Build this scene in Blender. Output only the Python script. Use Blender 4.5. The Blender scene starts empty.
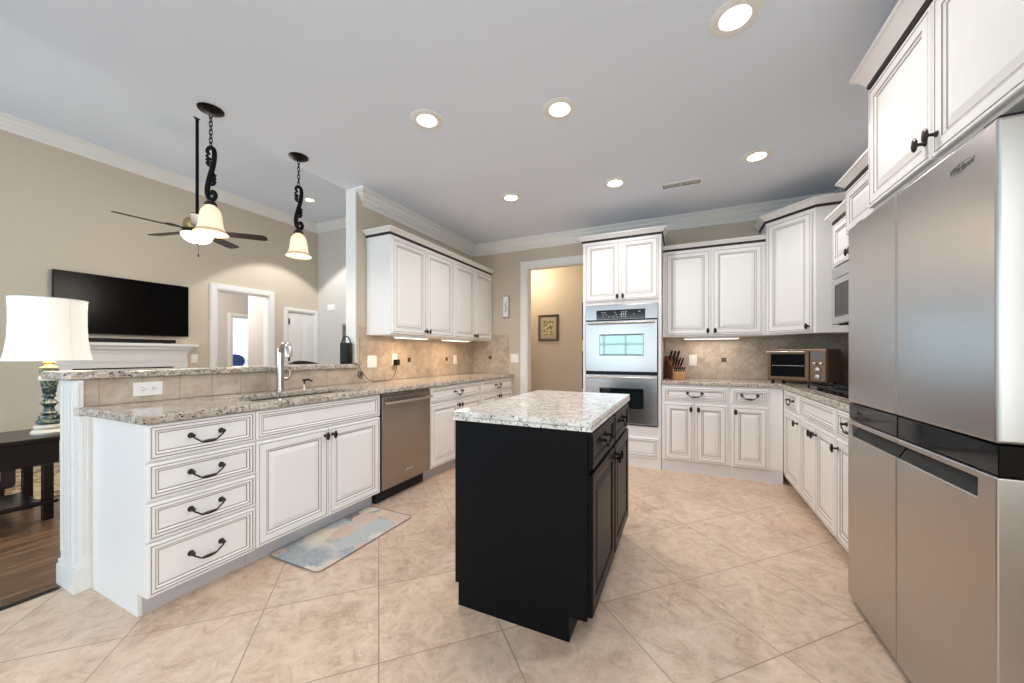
import bpy, bmesh, math, random
from mathutils import Vector, Matrix
random.seed(7)
R = math.radians
SC = bpy.context.scene
COL = SC.collection

# ------------------------------------------------------------------ camera
cam_d = bpy.data.cameras.new('camera')
cam = bpy.data.objects.new('camera', cam_d); COL.objects.link(cam)
cam.location = (0, 0, 1.186)
cam.rotation_euler = (R(90), 0, 0.4373)
cam_d.sensor_width = 36.0
cam_d.lens = 367.46 * 36.0 / 1024.0
cam_d.shift_y = (354.17 - 341.5) / 1024.0
cam_d.clip_start = 0.02
SC.camera = cam

# ------------------------------------------------------------------ view, world, daylight
SC.view_settings.view_transform = 'Standard'
SC.view_settings.look = 'None'
SC.view_settings.exposure = 0.3
SC.view_settings.gamma = 1.0
SC.view_settings.use_curve_mapping = False
SC.cycles.use_denoising = True
SC.cycles.max_bounces = 10
SC.cycles.diffuse_bounces = 6
SC.cycles.sample_clamp_indirect = 6.0
SC.cycles.caustics_reflective = False
SC.cycles.caustics_refractive = False

W = bpy.data.worlds.new('daylight'); SC.world = W
W.use_nodes = True
bg = W.node_tree.nodes['Background']
bg.inputs['Color'].default_value = (0.80, 0.95, 1.0, 1)
bg.inputs['Strength'].default_value = 1.5


def area(name, loc, rot, sx, sy, power, color):
    d = bpy.data.lights.new(name, 'AREA'); d.shape = 'RECTANGLE'
    d.size = sx; d.size_y = sy; d.energy = power; d.color = color
    o = bpy.data.objects.new(name, d); COL.objects.link(o)
    o.location = loc; o.rotation_euler = rot
    return o


# daylight entering through the windows of the wall behind the camera and the living room
XRW = 1.415
DAY = (0.76, 0.89, 1.0)
area('window_daylight', (-1.80, -3.06, 1.5), (R(90), 0, 0), 2.0, 2.0, 15, DAY)
area('window_daylight', (0.30, -3.06, 1.5), (R(90), 0, 0), 2.0, 2.0, 15, DAY)
area('window_daylight', (-4.75, -3.06, 1.75), (R(90), 0, 0), 2.8, 2.3, 100, (0.50, 0.74, 1.0))
area('window_daylight', (XRW + .2, -1.15, 1.5), (R(90), 0, R(90)), 2.4, 2.0, 72, (0.84, 0.92, 1.0))  # added light from the right, brightens the drawer fronts
area('window_daylight', (-10.0, 3.56, 1.6), (R(90), 0, 0), 1.6, 1.6, 70, (0.92, 0.96, 1.0))


# ------------------------------------------------------------------ materials
def S(r, g, b):
    f = lambda c: (c / 255 / 12.92) if c / 255 <= 0.04045 else ((c / 255 + 0.055) / 1.055) ** 2.4
    return (f(r), f(g), f(b), 1)


def mat(name, color=(0.8, 0.8, 0.8, 1), rough=0.5, metal=0.0, emit=None, estr=0.0, spec=0.5, coat=0.0):
    m = bpy.data.materials.new(name); m.use_nodes = True
    b = m.node_tree.nodes['Principled BSDF']
    b.inputs['Base Color'].default_value = color
    b.inputs['Roughness'].default_value = rough
    b.inputs['Metallic'].default_value = metal
    b.inputs['Specular IOR Level'].default_value = spec
    b.inputs['Coat Weight'].default_value = coat
    if emit:
        b.inputs['Emission Color'].default_value = emit
        b.inputs['Emission Strength'].default_value = estr
    return m


class NT:
    """small helper around a material's node tree"""
    def __init__(s, m):
        s.t = m.node_tree; s.b = s.t.nodes['Principled BSDF']

    def n(s, typ, **kw):
        x = s.t.nodes.new(typ)
        for k, v in kw.items(): setattr(x, k, v)
        return x

    def l(s, a, b): s.t.links.new(a, b)

    def coord(s): return s.n('ShaderNodeTexCoord').outputs['Object']

    def noise(s, vec, scale, detail=4.0, rough=0.55, dist=0.0):
        x = s.n('ShaderNodeTexNoise'); s.l(vec, x.inputs['Vector'])
        x.inputs['Scale'].default_value = scale; x.inputs['Detail'].default_value = detail
        x.inputs['Roughness'].default_value = rough; x.inputs['Distortion'].default_value = dist
        return x.outputs['Fac']

    def ramp(s, fac, stops, interp='LINEAR'):
        x = s.n('ShaderNodeValToRGB'); s.l(fac, x.inputs['Fac'])
        cr = x.color_ramp; cr.interpolation = interp
        while len(cr.elements) < len(stops): cr.elements.new(0.5)
        for e, (p, c) in zip(cr.elements, stops): e.position = p; e.color = c
        return x.outputs['Color']

    def mix(s, fac, a, b, mode='MIX'):
        x = s.n('ShaderNodeMix', data_type='RGBA', blend_type=mode)
        if isinstance(fac, (int, float)): x.inputs[0].default_value = fac
        else: s.l(fac, x.inputs[0])
        for sock, v in ((x.inputs[6], a), (x.inputs[7], b)):
            if isinstance(v, tuple): sock.default_value = v
            else: s.l(v, sock)
        return x.outputs[2]

    def mapping(s, vec, loc=(0, 0, 0), rot=(0, 0, 0), scale=(1, 1, 1)):
        x = s.n('ShaderNodeMapping'); s.l(vec, x.inputs['Vector'])
        x.inputs['Location'].default_value = loc; x.inputs['Rotation'].default_value = rot
        x.inputs['Scale'].default_value = scale
        return x.outputs['Vector']

    def swizzle(s, vec, order):
        a = s.n('ShaderNodeSeparateXYZ'); s.l(vec, a.inputs[0])
        b = s.n('ShaderNodeCombineXYZ')
        for i, ch in enumerate(order):
            if ch is not None: s.l(a.outputs[ch], b.inputs[i])
        return b.outputs[0]

    def brick(s, vec, bw, rh, mortar, c1, c2, cm, offset=0.0, smooth=0.1):
        x = s.n('ShaderNodeTexBrick'); s.l(vec, x.inputs['Vector'])
        x.offset = offset; x.squash = 1.0
        x.inputs['Scale'].default_value = 1.0
        x.inputs['Mortar Size'].default_value = mortar
        x.inputs['Mortar Smooth'].default_value = smooth
        x.inputs['Brick Width'].default_value = bw
        x.inputs['Row Height'].default_value = rh
        x.inputs['Color1'].default_value = c1; x.inputs['Color2'].default_value = c2
        x.inputs['Mortar'].default_value = cm
        return x

    def bump(s, h, strength, dist=0.002):
        x = s.n('ShaderNodeBump'); s.l(h, x.inputs['Height'])
        x.inputs['Strength'].default_value = strength; x.inputs['Distance'].default_value = dist
        s.l(x.outputs[0], s.b.inputs['Normal'])


M = {}
M['cab'] = mat('cabinet_white', S(236, 233, 230), 0.38)
M['glaze'] = mat('glaze_brown', S(160, 150, 142), 0.5)
M['rope'] = mat('rope_dark', S(42, 36, 32), 0.5)
M['cabin'] = mat('cabinet_base_white', S(222, 222, 224), 0.45)
M['toe'] = mat('toe_kick_shaded', S(196, 194, 198), 0.5)  # shade of the recess put into a grayer colour
M['black'] = mat('cabinet_black', S(15, 16, 18), 0.36, spec=0.10)
M['blackglaze'] = mat('cabinet_black_groove', S(9, 9, 9), 0.5)
M['bronze'] = mat('oil_rubbed_bronze', S(62, 56, 52), 0.32, 0.85)
M['pewter'] = mat('dark_pewter', S(84, 84, 86), 0.3, 0.9)
M['iron'] = mat('wrought_iron', S(7, 5, 4), 0.45, 0.0, spec=0.18)
M['wall'] = mat('wall_paint_beige', S(202, 190, 172), 0.9)
M['wallhall'] = mat('wall_paint_tan', S(206, 194, 178), 0.9)
M['wallgray'] = mat('wall_paint_gray', S(206, 202, 196), 0.9)
M['ceil'] = mat('ceiling_paint', S(223, 231, 244), 0.95)
M['trim'] = mat('trim_white', S(232, 230, 226), 0.4)
M['plastic'] = mat('white_plastic', S(240, 238, 236), 0.35)
M['slot'] = mat('dark_slot', S(40, 38, 38), 0.6)
M['gray'] = mat('gray_plastic', S(110, 110, 112), 0.5)
M['blackpl'] = mat('black_plastic', S(13, 13, 15), 0.45, spec=0.3)
M['rubber'] = mat('black_rubber', S(14, 14, 15), 0.7)
M['gloss'] = mat('gloss_black', S(8, 8, 9), 0.08, 0, spec=0.3)
M['tinted'] = mat('tinted_toaster_glass', S(9, 9, 10), 0.35, 0, spec=0.08)
M['ovenglass_refl'] = mat('oven_glass_reflection', S(150, 176, 176), 0.04, 0.55, spec=1.0)  # teal of the window reflection put into the upper oven's glass colour
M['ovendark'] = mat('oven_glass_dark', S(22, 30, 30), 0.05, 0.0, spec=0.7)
M['screen'] = mat('tv_screen', S(3, 3, 4), 0.25, 0, spec=0.12)
M['chrome'] = mat('chrome', S(225, 225, 228), 0.12, 1.0)
M['nickel'] = mat('brushed_nickel', S(196, 190, 184), 0.28, 1.0)
M['lens'] = mat('lamp_lens', (1, 1, 1, 1), 0.5, emit=(1, 0.96, 0.90, 1), estr=9.0)
M['uclens'] = mat('undercabinet_lens', (1, 1, 1, 1), 0.5, emit=(1, 0.93, 0.82, 1), estr=1.3)
M['bell'] = mat('alabaster_glass', S(236, 214, 180), 0.35, emit=(1, 0.86, 0.66, 1), estr=0.40)
M['bellrim'] = mat('amber_glass_rim', S(216, 188, 150), 0.3, emit=(1, 0.62, 0.30, 1), estr=0.12)
M['bowl'] = mat('frosted_bowl', S(250, 244, 230), 0.4, emit=(1, 0.88, 0.70, 1), estr=0.75)
M['shade'] = mat('lamp_shade_fabric', S(246, 242, 234), 0.85, emit=(1, 0.92, 0.80, 1), estr=0.30)
M['gold'] = mat('antique_gold', S(176, 150, 100), 0.4, 0.7)
M['cream'] = mat('cream_resin', S(206, 200, 186), 0.4)
M['espresso'] = mat('espresso_wood', S(26, 18, 17), 0.25)
M['fabricdark'] = mat('dark_upholstery', S(44, 38, 38), 0.8)
M['linen'] = mat('white_linen', S(240, 242, 246), 0.9)
M['navy'] = mat('navy_fabric', S(34, 52, 92), 0.85)
M['woodblock'] = mat('knife_block_wood', S(112, 66, 40), 0.45)
M['woodlight'] = mat('knife_block_light', S(196, 150, 108), 0.45)
M['mat_paper'] = mat('picture_mat', S(180, 168, 146), 0.8)
M['frame'] = mat('picture_frame_brown', S(112, 96, 82), 0.4)
M['frameblk'] = mat('picture_frame_black', S(20, 18, 18), 0.4)
M['fanblade'] = mat('fan_blade_walnut', S(30, 18, 14), 0.4, spec=0.25)
M['firebox'] = mat('firebox_black', S(16, 15, 15), 0.6)
M['stainblk'] = mat('panel_display', S(18, 26, 28), 0.08, spec=0.7)
M['glyph'] = mat('panel_glyphs', S(170, 190, 190), 0.5)
M['fridgeside'] = mat('fridge_side_gray', S(170, 174, 180), 0.42, 0.6)
M['lawn'] = mat('lawn_green', S(120, 150, 96), 0.9)


def mk_steel(name, color, rough, axis):
    m = mat(name, color, rough, 1.0); t = NT(m); c = t.coord()
    if axis == 0: return m
    sc = [3, 3, 3]; sc[axis] = 260
    v = t.mapping(c, scale=tuple(sc))
    f = t.noise(v, 1.0, 3.0)
    x = t.n('ShaderNodeMapRange'); t.l(f, x.inputs[0])
    x.inputs[3].default_value = rough - 0.02; x.inputs[4].default_value = rough + 0.025
    t.l(x.outputs[0], t.b.inputs['Roughness'])
    return m


M['steel'] = mk_steel('stainless_steel', S(190, 190, 192), 0.22, 2)
M['steelv'] = mk_steel('stainless_door', S(188, 183, 178), 0.30, 0)
M['steeldw'] = mk_steel('stainless_dishwasher', S(160, 150, 142), 0.27, 0)
M['steelwarm'] = mk_steel('stainless_warm', S(128, 104, 84), 0.38, 2)


def mk_granite(name, base1, base2, mid, dark, thresh):
    m = mat(name, base1, 0.09); t = NT(m); c = t.coord()
    col = t.mix(t.ramp(t.noise(c, 16, 5, 0.6, 0.6), [(0.36, (0, 0, 0, 1)), (0.62, (1, 1, 1, 1))]), base1, base2)
    g = t.ramp(t.noise(c, 55, 4, 0.6), [(0.52, (0, 0, 0, 1)), (0.64, (1, 1, 1, 1))])
    col = t.mix(g, col, mid)
    v = t.n('ShaderNodeTexVoronoi'); t.l(c, v.inputs['Vector']); v.inputs['Scale'].default_value = 80
    d = t.ramp(v.outputs['Distance'], [(thresh, (1, 1, 1, 1)), (thresh + 0.12, (0, 0, 0, 1))])
    gate = t.ramp(t.noise(c, 38, 3), [(0.48, (0, 0, 0, 1)), (0.56, (1, 1, 1, 1))])
    dd = t.mix(1.0, d, gate, 'MULTIPLY')
    col = t.mix(dd, col, dark)
    t.l(col, t.b.inputs['Base Color'])
    return m


M['granite'] = mk_granite('granite_tan', S(212, 204, 192), S(174, 160, 145), S(134, 124, 118), S(40, 34, 32), 0.30)
M['granite2'] = mk_granite('granite_pale', S(236, 232, 226), S(208, 202, 194), S(172, 168, 166), S(52, 50, 50), 0.24)


def mk_floor():
    m = mat('travertine_tile', rough=0.28); t = NT(m); c = t.coord()
    v = t.mapping(c, rot=(0, 0, R(-45)))
    b = t.brick(v, 0.5, 0.5, 0.0028, S(214, 188, 162), S(184, 160, 138), S(170, 145, 124))
    n1 = t.noise(c, 2.6, 6, 0.6, 0.8)
    cl = t.ramp(n1, [(0.30, S(156, 120, 94)), (0.47, S(220, 186, 160)), (0.66, S(232, 208, 186))])
    n2 = t.noise(c, 9, 8, 0.68, 1.6)
    cl2 = t.ramp(n2, [(0.35, S(140, 104, 82)), (0.5, S(220, 188, 163)), (0.64, S(244, 226, 208))])
    col = t.mix(0.5, cl, cl2)
    col = t.mix(0.40, col, b.outputs['Color'])
    veins = t.ramp(t.noise(c, 6, 10, 0.75, 2.4), [(0.485, (0, 0, 0, 1)), (0.5, (1, 1, 1, 1)), (0.515, (0, 0, 0, 1))])
    vf = t.mix(1.0, veins, (0.35, 0.35, 0.35, 1), 'MULTIPLY')
    col = t.mix(vf, col, S(238, 228, 214))
    col = t.mix(b.outputs['Fac'], col, S(170, 145, 124))
    t.l(col, t.b.inputs['Base Color'])
    r = t.n('ShaderNodeMapRange'); t.l(n2, r.inputs[0]); r.inputs[3].default_value = 0.22; r.inputs[4].default_value = 0.42
    t.l(r.outputs[0], t.b.inputs['Roughness'])
    inv = t.n('ShaderNodeMath', operation='SUBTRACT'); inv.inputs[0].default_value = 1.0
    t.l(b.outputs['Fac'], inv.inputs[1]); t.bump(inv.outputs[0], 0.5, 0.002)
    return m


M['tile'] = mk_floor()


def mk_wood():
    m = mat('wood_planks', rough=0.32); t = NT(m); c = t.coord()
    v = t.swizzle(c, (1, 0, None))
    b = t.brick(v, 1.3, 0.13, 0.0015, S(132, 100, 74), S(66, 46, 34), S(30, 22, 17), 0.37)
    g = t.noise(t.mapping(c, scale=(26, 2.2, 1)), 1.0, 6, 0.65, 1.0)
    gr = t.ramp(g, [(0.36, S(44, 31, 24)), (0.5, S(106, 79, 58)), (0.62, S(168, 134, 104))])
    t.l(t.mix(0.5, b.outputs['Color'], gr), t.b.inputs['Base Color'])
    return m


M['wood'] = mk_wood()


def mk_backsplash(name, order, origin, rot, size, c1, c2, cm, mortar=0.0022):
    m = mat(name, rough=0.35); t = NT(m); c = t.coord()
    v = t.swizzle(c, order)
    v = t.mapping(v, loc=(-origin[0], -origin[1], 0))
    v = t.mapping(v, rot=(0, 0, rot))
    b = t.brick(v, size[0], size[1], mortar, c1, c2, cm)
    n = t.noise(c, 11, 6, 0.62, 0.7)
    cl = t.ramp(n, [(0.3, S(148, 130, 114)), (0.5, S(190, 174, 157)), (0.7, S(220, 208, 194))])
    col = t.mix(0.5, cl, b.outputs['Color'])
    col = t.mix(b.outputs['Fac'], col, cm)
    t.l(col, t.b.inputs['Base Color'])
    return m


T1, T2, TM = S(198, 182, 164), S(176, 158, 140), S(160, 146, 131)
M['bs_left'] = mk_backsplash('backsplash_left_diagonal', (1, 2, None), (3.234, 1.123), R(45), (0.152, 0.152), S(192, 172, 150), S(182, 162, 142), S(178, 160, 142), 0.0016)
M['bs_back'] = mk_backsplash('backsplash_back_diagonal', (0, 2, None), (0.396, 1.123), R(45), (0.152, 0.152), T1, T2, TM)
M['bs_right'] = mk_backsplash('backsplash_right_diagonal', (1, 2, None), (4.0, 1.123), R(45), (0.152, 0.152), T1, T2, TM)
M['bs_row_y'] = mk_backsplash('backsplash_row_side', (1, 2, None), (0.83, 0.9165), 0, (0.1705, 0.5), T1, T2, TM)
M['bs_row_x'] = mk_backsplash('backsplash_row_back', (0, 2, None), (0.02, 0.9165), 0, (0.152, 0.5), T1, T2, TM)
M['accent'] = mat('accent_tile', S(92, 80, 70), 0.3, 0.5)


def mk_rug(name, stops, scale, scale2, base):
    m = mat(name, rough=0.9); t = NT(m); c = t.coord()
    warp = t.n('ShaderNodeTexNoise'); t.l(c, warp.inputs['Vector']); warp.inputs['Scale'].default_value = scale2
    warp.inputs['Detail'].default_value = 5
    w = t.n('ShaderNodeMix', data_type='VECTOR'); w.inputs[0].default_value = 0.10
    t.l(c, w.inputs[4]); t.l(warp.outputs['Color'], w.inputs[5])
    v = t.n('ShaderNodeTexVoronoi'); t.l(w.outputs[1], v.inputs['Vector']); v.inputs['Scale'].default_value = scale
    s = t.n('ShaderNodeSeparateColor'); t.l(v.outputs['Color'], s.inputs[0])
    col = t.ramp(s.outputs[0], stops, 'CONSTANT')
    edge = t.ramp(v.outputs['Distance'], [(0.62, (0, 0, 0, 1)), (1.0, (1, 1, 1, 1))])
    col = t.mix(edge, col, base)
    n = t.ramp(t.noise(c, 60, 3), [(0.4, (0, 0, 0, 1)), (0.6, (0.3, 0.3, 0.3, 1))])
    col = t.mix(n, col, base)
    t.l(col, t.b.inputs['Base Color'])
    return m


M['rug'] = mk_rug('floral_mat_print', [(0.0, S(148, 158, 164)), (0.16, S(204, 176, 160)), (0.34, S(176, 182, 184)),
                  (0.5, S(212, 190, 162)), (0.64, S(126, 126, 128)), (0.74, S(214, 202, 184)), (0.88, S(172, 190, 194))], 7.0, 18, S(208, 198, 186))
M['arearug'] = mk_rug('area_rug_print', [(0.0, S(196, 176, 140)), (0.3, S(120, 96, 72)), (0.5, S(206, 192, 162)),
                      (0.75, S(150, 128, 96))], 14, 20, S(186, 168, 136))


def mk_marble():
    m = mat('green_marble', rough=0.25); t = NT(m); c = t.coord()
    col = t.ramp(t.noise(c, 22, 6, 0.7, 1.6), [(0.38, S(20, 38, 42)), (0.5, S(44, 76, 78)), (0.58, S(150, 146, 120)), (0.66, S(36, 60, 70))])
    t.l(col, t.b.inputs['Base Color']); return m


M['marble'] = mk_marble()


def mk_print():
    m = mat('botanical_print', rough=0.7); t = NT(m); c = t.coord()
    col = t.ramp(t.noise(c, 26, 4), [(0.42, S(206, 196, 166)), (0.52, S(150, 140, 96)), (0.6, S(110, 104, 70))])
    t.l(col, t.b.inputs['Base Color']); return m


M['print'] = mk_print()


# ------------------------------------------------------------------ mesh helpers
class MB:
    def __init__(s): s.v = []; s.f = []; s.m = []

    def add(s, vs, fs, mi=0):
        o = len(s.v); s.v += [tuple(p) for p in vs]
        for f in fs: s.f.append([i + o for i in f]); s.m.append(mi)

    def box(s, x0, x1, y0, y1, z0, z1, mi=0):
        if x0 > x1: x0, x1 = x1, x0
        if y0 > y1: y0, y1 = y1, y0
        if z0 > z1: z0, z1 = z1, z0
        vs = [(x0, y0, z0), (x1, y0, z0), (x1, y1, z0), (x0, y1, z0), (x0, y0, z1), (x1, y0, z1), (x1, y1, z1), (x0, y1, z1)]
        s.add(vs, [(3, 2, 1, 0), (4, 5, 6, 7), (0, 1, 5, 4), (1, 2, 6, 5), (2, 3, 7, 6), (3, 0, 4, 7)], mi)

    def xform(s, mtx, start=0):
        for i in range(start, len(s.v)): s.v[i] = tuple(mtx @ Vector(s.v[i]))

    def lathe(s, prof, c=(0, 0, 0), seg=24, mi=0, ang=2 * math.pi):
        """profile [(r,z)] turned round a vertical axis; prof may carry a third value, the material"""
        vs = []; n = len(prof)
        for k in range(seg):
            a = ang * k / seg
            for p in prof: vs.append((c[0] + p[0] * math.cos(a), c[1] + p[0] * math.sin(a), c[2] + p[1]))
        for i in range(n - 1):
            m_ = prof[i][2] if len(prof[i]) > 2 else mi
            fs = []
            for k in range(seg):
                k2 = (k + 1) % seg
                fs.append((k * n + i, k2 * n + i, k2 * n + i + 1, k * n + i + 1))
            if i == 0: s.add(vs, fs, m_); base = len(s.v) - len(vs)
            else:
                for f in fs: s.f.append([q + base for q in f]); s.m.append(m_)
        if prof[0][0] > 1e-6:
            s.f.append([base + k * n for k in range(seg)][::-1]); s.m.append(mi)
        if prof[-1][0] > 1e-6:
            s.f.append([base + k * n + n - 1 for k in range(seg)]); s.m.append(mi)

    def shell(s, prof, c=(0, 0, 0), seg=28, mi=0):
        """like lathe, profile closed on itself (thickness given by the profile): no caps"""
        vs = []; n = len(prof)
        for k in range(seg):
            a = 2 * math.pi * k / seg
            for p in prof: vs.append((c[0] + p[0] * math.cos(a), c[1] + p[0] * math.sin(a), c[2] + p[1]))
        o = len(s.v); s.v += vs
        for i in range(n):
            i2 = (i + 1) % n
            m_ = prof[i][2] if len(prof[i]) > 2 else mi
            for k in range(seg):
                k2 = (k + 1) % seg
                s.f.append([o + k * n + i, o + k2 * n + i, o + k2 * n + i2, o + k * n + i2]); s.m.append(m_)

    def tube(s, pts, r, seg=8, mi=0, closed=False):
        pts = [Vector(p) for p in pts]; n = len(pts)
        rs = r if isinstance(r, (list, tuple)) else [r] * n
        t0 = (pts[1] - pts[0]).normalized()
        up = Vector((0, 0, 1)) if abs(t0.z) < 0.9 else Vector((1, 0, 0))
        u = t0.cross(up).normalized(); vs = []
        for i, p in enumerate(pts):
            if closed: t = (pts[(i + 1) % n] - pts[i - 1]).normalized()
            else: t = (pts[min(i + 1, n - 1)] - pts[max(i - 1, 0)]).normalized()
            u = (u - t * u.dot(t)).normalized(); w = t.cross(u)
            for k in range(seg):
                a = 2 * math.pi * k / seg
                vs.append(p + (u * math.cos(a) + w * math.sin(a)) * rs[i])
        fs = []
        for i in range(n if closed else n - 1):
            i2 = (i + 1) % n
            for k in range(seg):
                k2 = (k + 1) % seg
                fs.append((i * seg + k, i * seg + k2, i2 * seg + k2, i2 * seg + k))
        if not closed:
            fs.append(tuple(range(seg))[::-1]); fs.append(tuple((n - 1) * seg + k for k in range(seg)))
        s.add(vs, fs, mi)

    def prism(s, poly, a0, a1, axis='z', mi=0):
        """polygon in the plane across axis, swept from a0 to a1. axis x: (y,z); y: (x,z); z: (x,y)"""
        n = len(poly)
        def P(p, a):
            return (a, p[0], p[1]) if axis == 'x' else (p[0], a, p[1]) if axis == 'y' else (p[0], p[1], a)
        vs = [P(p, a0) for p in poly] + [P(p, a1) for p in poly]
        fs = [tuple(range(n))[::-1], tuple(range(n, 2 * n))]
        for i in range(n):
            j = (i + 1) % n; fs.append((i, j, n + j, n + i))
        s.add(vs, fs, mi)

    def panel(s, x0, x1, z0, z1, prof, y=0.0):
        """nested rectangular rings facing -y: prof = [(inset, out, material)]"""
        vs = []; o = len(s.v)
        for ins, out, _ in prof:
            vs += [(x0 + ins, y - out, z0 + ins), (x1 - ins, y - out, z0 + ins), (x1 - ins, y - out, z1 - ins), (x0 + ins, y - out, z1 - ins)]
        s.v += vs
        for k in range(1, len(prof)):
            for i in range(4):
                j = (i + 1) % 4
                s.f.append([o + (k - 1) * 4 + i, o + (k - 1) * 4 + j, o + k * 4 + j, o + k * 4 + i]); s.m.append(prof[k][2])
        k = len(prof) - 1
        s.f.append([o + k * 4 + i for i in range(4)]); s.m.append(prof[-1][2])
        s.f.append([o + i for i in range(4)][::-1]); s.m.append(0)

    def sweep(s, path, prof, closed_prof=True):
        """profile [(out, z, material)] along a horizontal path, out to the right hand of travel, mitred"""
        n = len(path); k = len(prof); vs = []
        dirs = [(Vector(path[i + 1]) - Vector(path[i])).normalized() for i in range(n - 1)]
        for i in range(n):
            if i == 0: nv = Vector((dirs[0].y, -dirs[0].x))
            elif i == n - 1: nv = Vector((dirs[-1].y, -dirs[-1].x))
            else:
                a = Vector((dirs[i - 1].y, -dirs[i - 1].x)); b = Vector((dirs[i].y, -dirs[i].x))
                nv = (a + b).normalized(); nv = nv / max(0.2, nv.dot(a))
            for p in prof: vs.append((path[i][0] + nv.x * p[0], path[i][1] + nv.y * p[0], p[1]))
        o = len(s.v); s.v += vs
        for i in range(n - 1):
            for j in range(k):
                j2 = (j + 1) % k
                s.f.append([o + i * k + j, o + (i + 1) * k + j, o + (i + 1) * k + j2, o + i * k + j2]); s.m.append(prof[j][2] if len(prof[j]) > 2 else 0)
        s.f.append([o + j for j in range(k)]); s.m.append(0)
        s.f.append([o + (n - 1) * k + j for j in range(k)][::-1]); s.m.append(0)

    def build(s, name, mats, parent=None, smooth=None, bevel=0.0, seg=2, loc=None, rotz=None, subsurf=0):
        me = bpy.data.meshes.new(name)
        me.from_pydata(s.v, [], s.f)
        if not isinstance(mats, (list, tuple)): mats = [mats]
        for m in mats: me.materials.append(m)
        me.polygons.foreach_set('material_index', s.m)
        bm = bmesh.new(); bm.from_mesh(me)
        bmesh.ops.recalc_face_normals(bm, faces=bm.faces); bm.to_mesh(me); bm.free()
        if smooth or subsurf:
            me.polygons.foreach_set('use_smooth', [True] * len(me.polygons))
            if smooth and smooth < 180: me.set_sharp_from_angle(angle=R(smooth))
        me.update()
        o = bpy.data.objects.new(name, me); COL.objects.link(o)
        if parent is not None: o.parent = parent
        if loc: o.location = loc
        if rotz: o.rotation_euler = (0, 0, rotz)
        if bevel:
            b = o.modifiers.new('edge', 'BEVEL'); b.width = bevel; b.segments = seg
            b.limit_method = 'ANGLE'; b.angle_limit = R(40)
        if subsurf:
            q = o.modifiers.new('round', 'SUBSURF'); q.levels = subsurf; q.render_levels = subsurf
        return o


def smooth_pts(p, n=5):
    p = [Vector(q) for q in p]; out = []
    for i in range(len(p) - 1):
        p0, p1, p2, p3 = p[max(i - 1, 0)], p[i], p[i + 1], p[min(i + 2, len(p) - 1)]
        for k in range(n):
            u = k / n
            out.append(.5 * ((2 * p1) + (-p0 + p2) * u + (2 * p0 - 5 * p1 + 4 * p2 - p3) * u * u + (-p0 + 3 * p1 - 3 * p2 + p3) * u ** 3))
    out.append(p[-1]); return out


def tag(o, label, cat, group=None):
    o['label'] = label; o['category'] = cat
    if group: o['group'] = group
    return o


def thing(name, label, cat, loc=(0, 0, 0), rotz=0.0, group=None):
    o = bpy.data.objects.new(name, None); COL.objects.link(o)
    o.empty_display_size = 0.1
    o.location = loc; o.rotation_euler = (0, 0, rotz)
    return tag(o, label, cat, group)


def struct(o):
    o['kind'] = 'structure'; return o


def share(src, parent, loc, name=None, rot=None):
    """another object on the same mesh"""
    o = src.copy(); COL.objects.link(o); o.parent = parent; o.location = loc
    if rot: o.rotation_euler = rot
    if name: o.name = name
    return o


def copy_tree(o, parent=None):
    c = o.copy(); COL.objects.link(c)
    if parent is not None: c.parent = parent
    for ch in list(o.children): copy_tree(ch, c)
    return c


def text_mesh(name, body, size, extrude, m, parent, loc, rot, shear=0.0):
    cu = bpy.data.curves.new(name, 'FONT'); cu.body = body; cu.size = size; cu.extrude = extrude
    cu.align_x = 'CENTER'; cu.align_y = 'CENTER'; cu.shear = shear
    t = bpy.data.objects.new(name, cu)
    me = bpy.data.meshes.new_from_object(t)
    bpy.data.objects.remove(t); bpy.data.curves.remove(cu)
    me.materials.clear(); me.materials.append(m)
    o = bpy.data.objects.new(name, me); COL.objects.link(o)
    o.parent = parent; o.location = loc; o.rotation_euler = rot
    return o


# ------------------------------------------------------------------ the setting
XW, XWL = -2.79, -2.915          # faces of the wall between kitchen and living room
YB = 4.616                       # back wall of the kitchen
XR = 1.415                       # right wall
HK, HL = 2.75, 3.66              # ceilings: kitchen, living room
XT = -6.4                        # wall with the television
YL = 4.84                        # far wall of the living room
YE = 2.513                       # near end of the wall with upper cabinets
YF = -2.85                       # wall behind the camera

b = MB(); b.box(-2.868, XR + .15, YF - .15, 6.2, -0.08, 0.0); b.box(XWL, -2.868, 0.8, 6.2, -0.08, 0.0)
struct(b.build('floor', M['tile']))
b = MB(); b.box(XT - .2, -2.868, YF - .15, 0.8, -0.08, 0.0); b.box(XT - .2, XWL, 0.8, YL + .2, -0.08, 0.0); b.box(-11.6, XT - .2, 2.4, 7.2, -0.08, 0.0)
struct(b.build('floor_living', M['wood']))
b = MB(); b.box(-2.885, -2.855, YF, 0.715, 0.0, 0.007)
struct(b.build('trim_threshold', M['espresso'], bevel=0.003))
b = MB(); b.box(-14, 6, -9, YF - .16, -0.4, -0.3)
struct(b.build('ground_outside', M['lawn']))

# kitchen ceiling with holes for the recessed lights
CANS = [(-1.554, 1.983), (-0.718, 2.252), (0.215, 1.982), (0.523, 3.446), (-0.569, 3.44), (-1.563, 3.319)]
hs = 0.07


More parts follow.
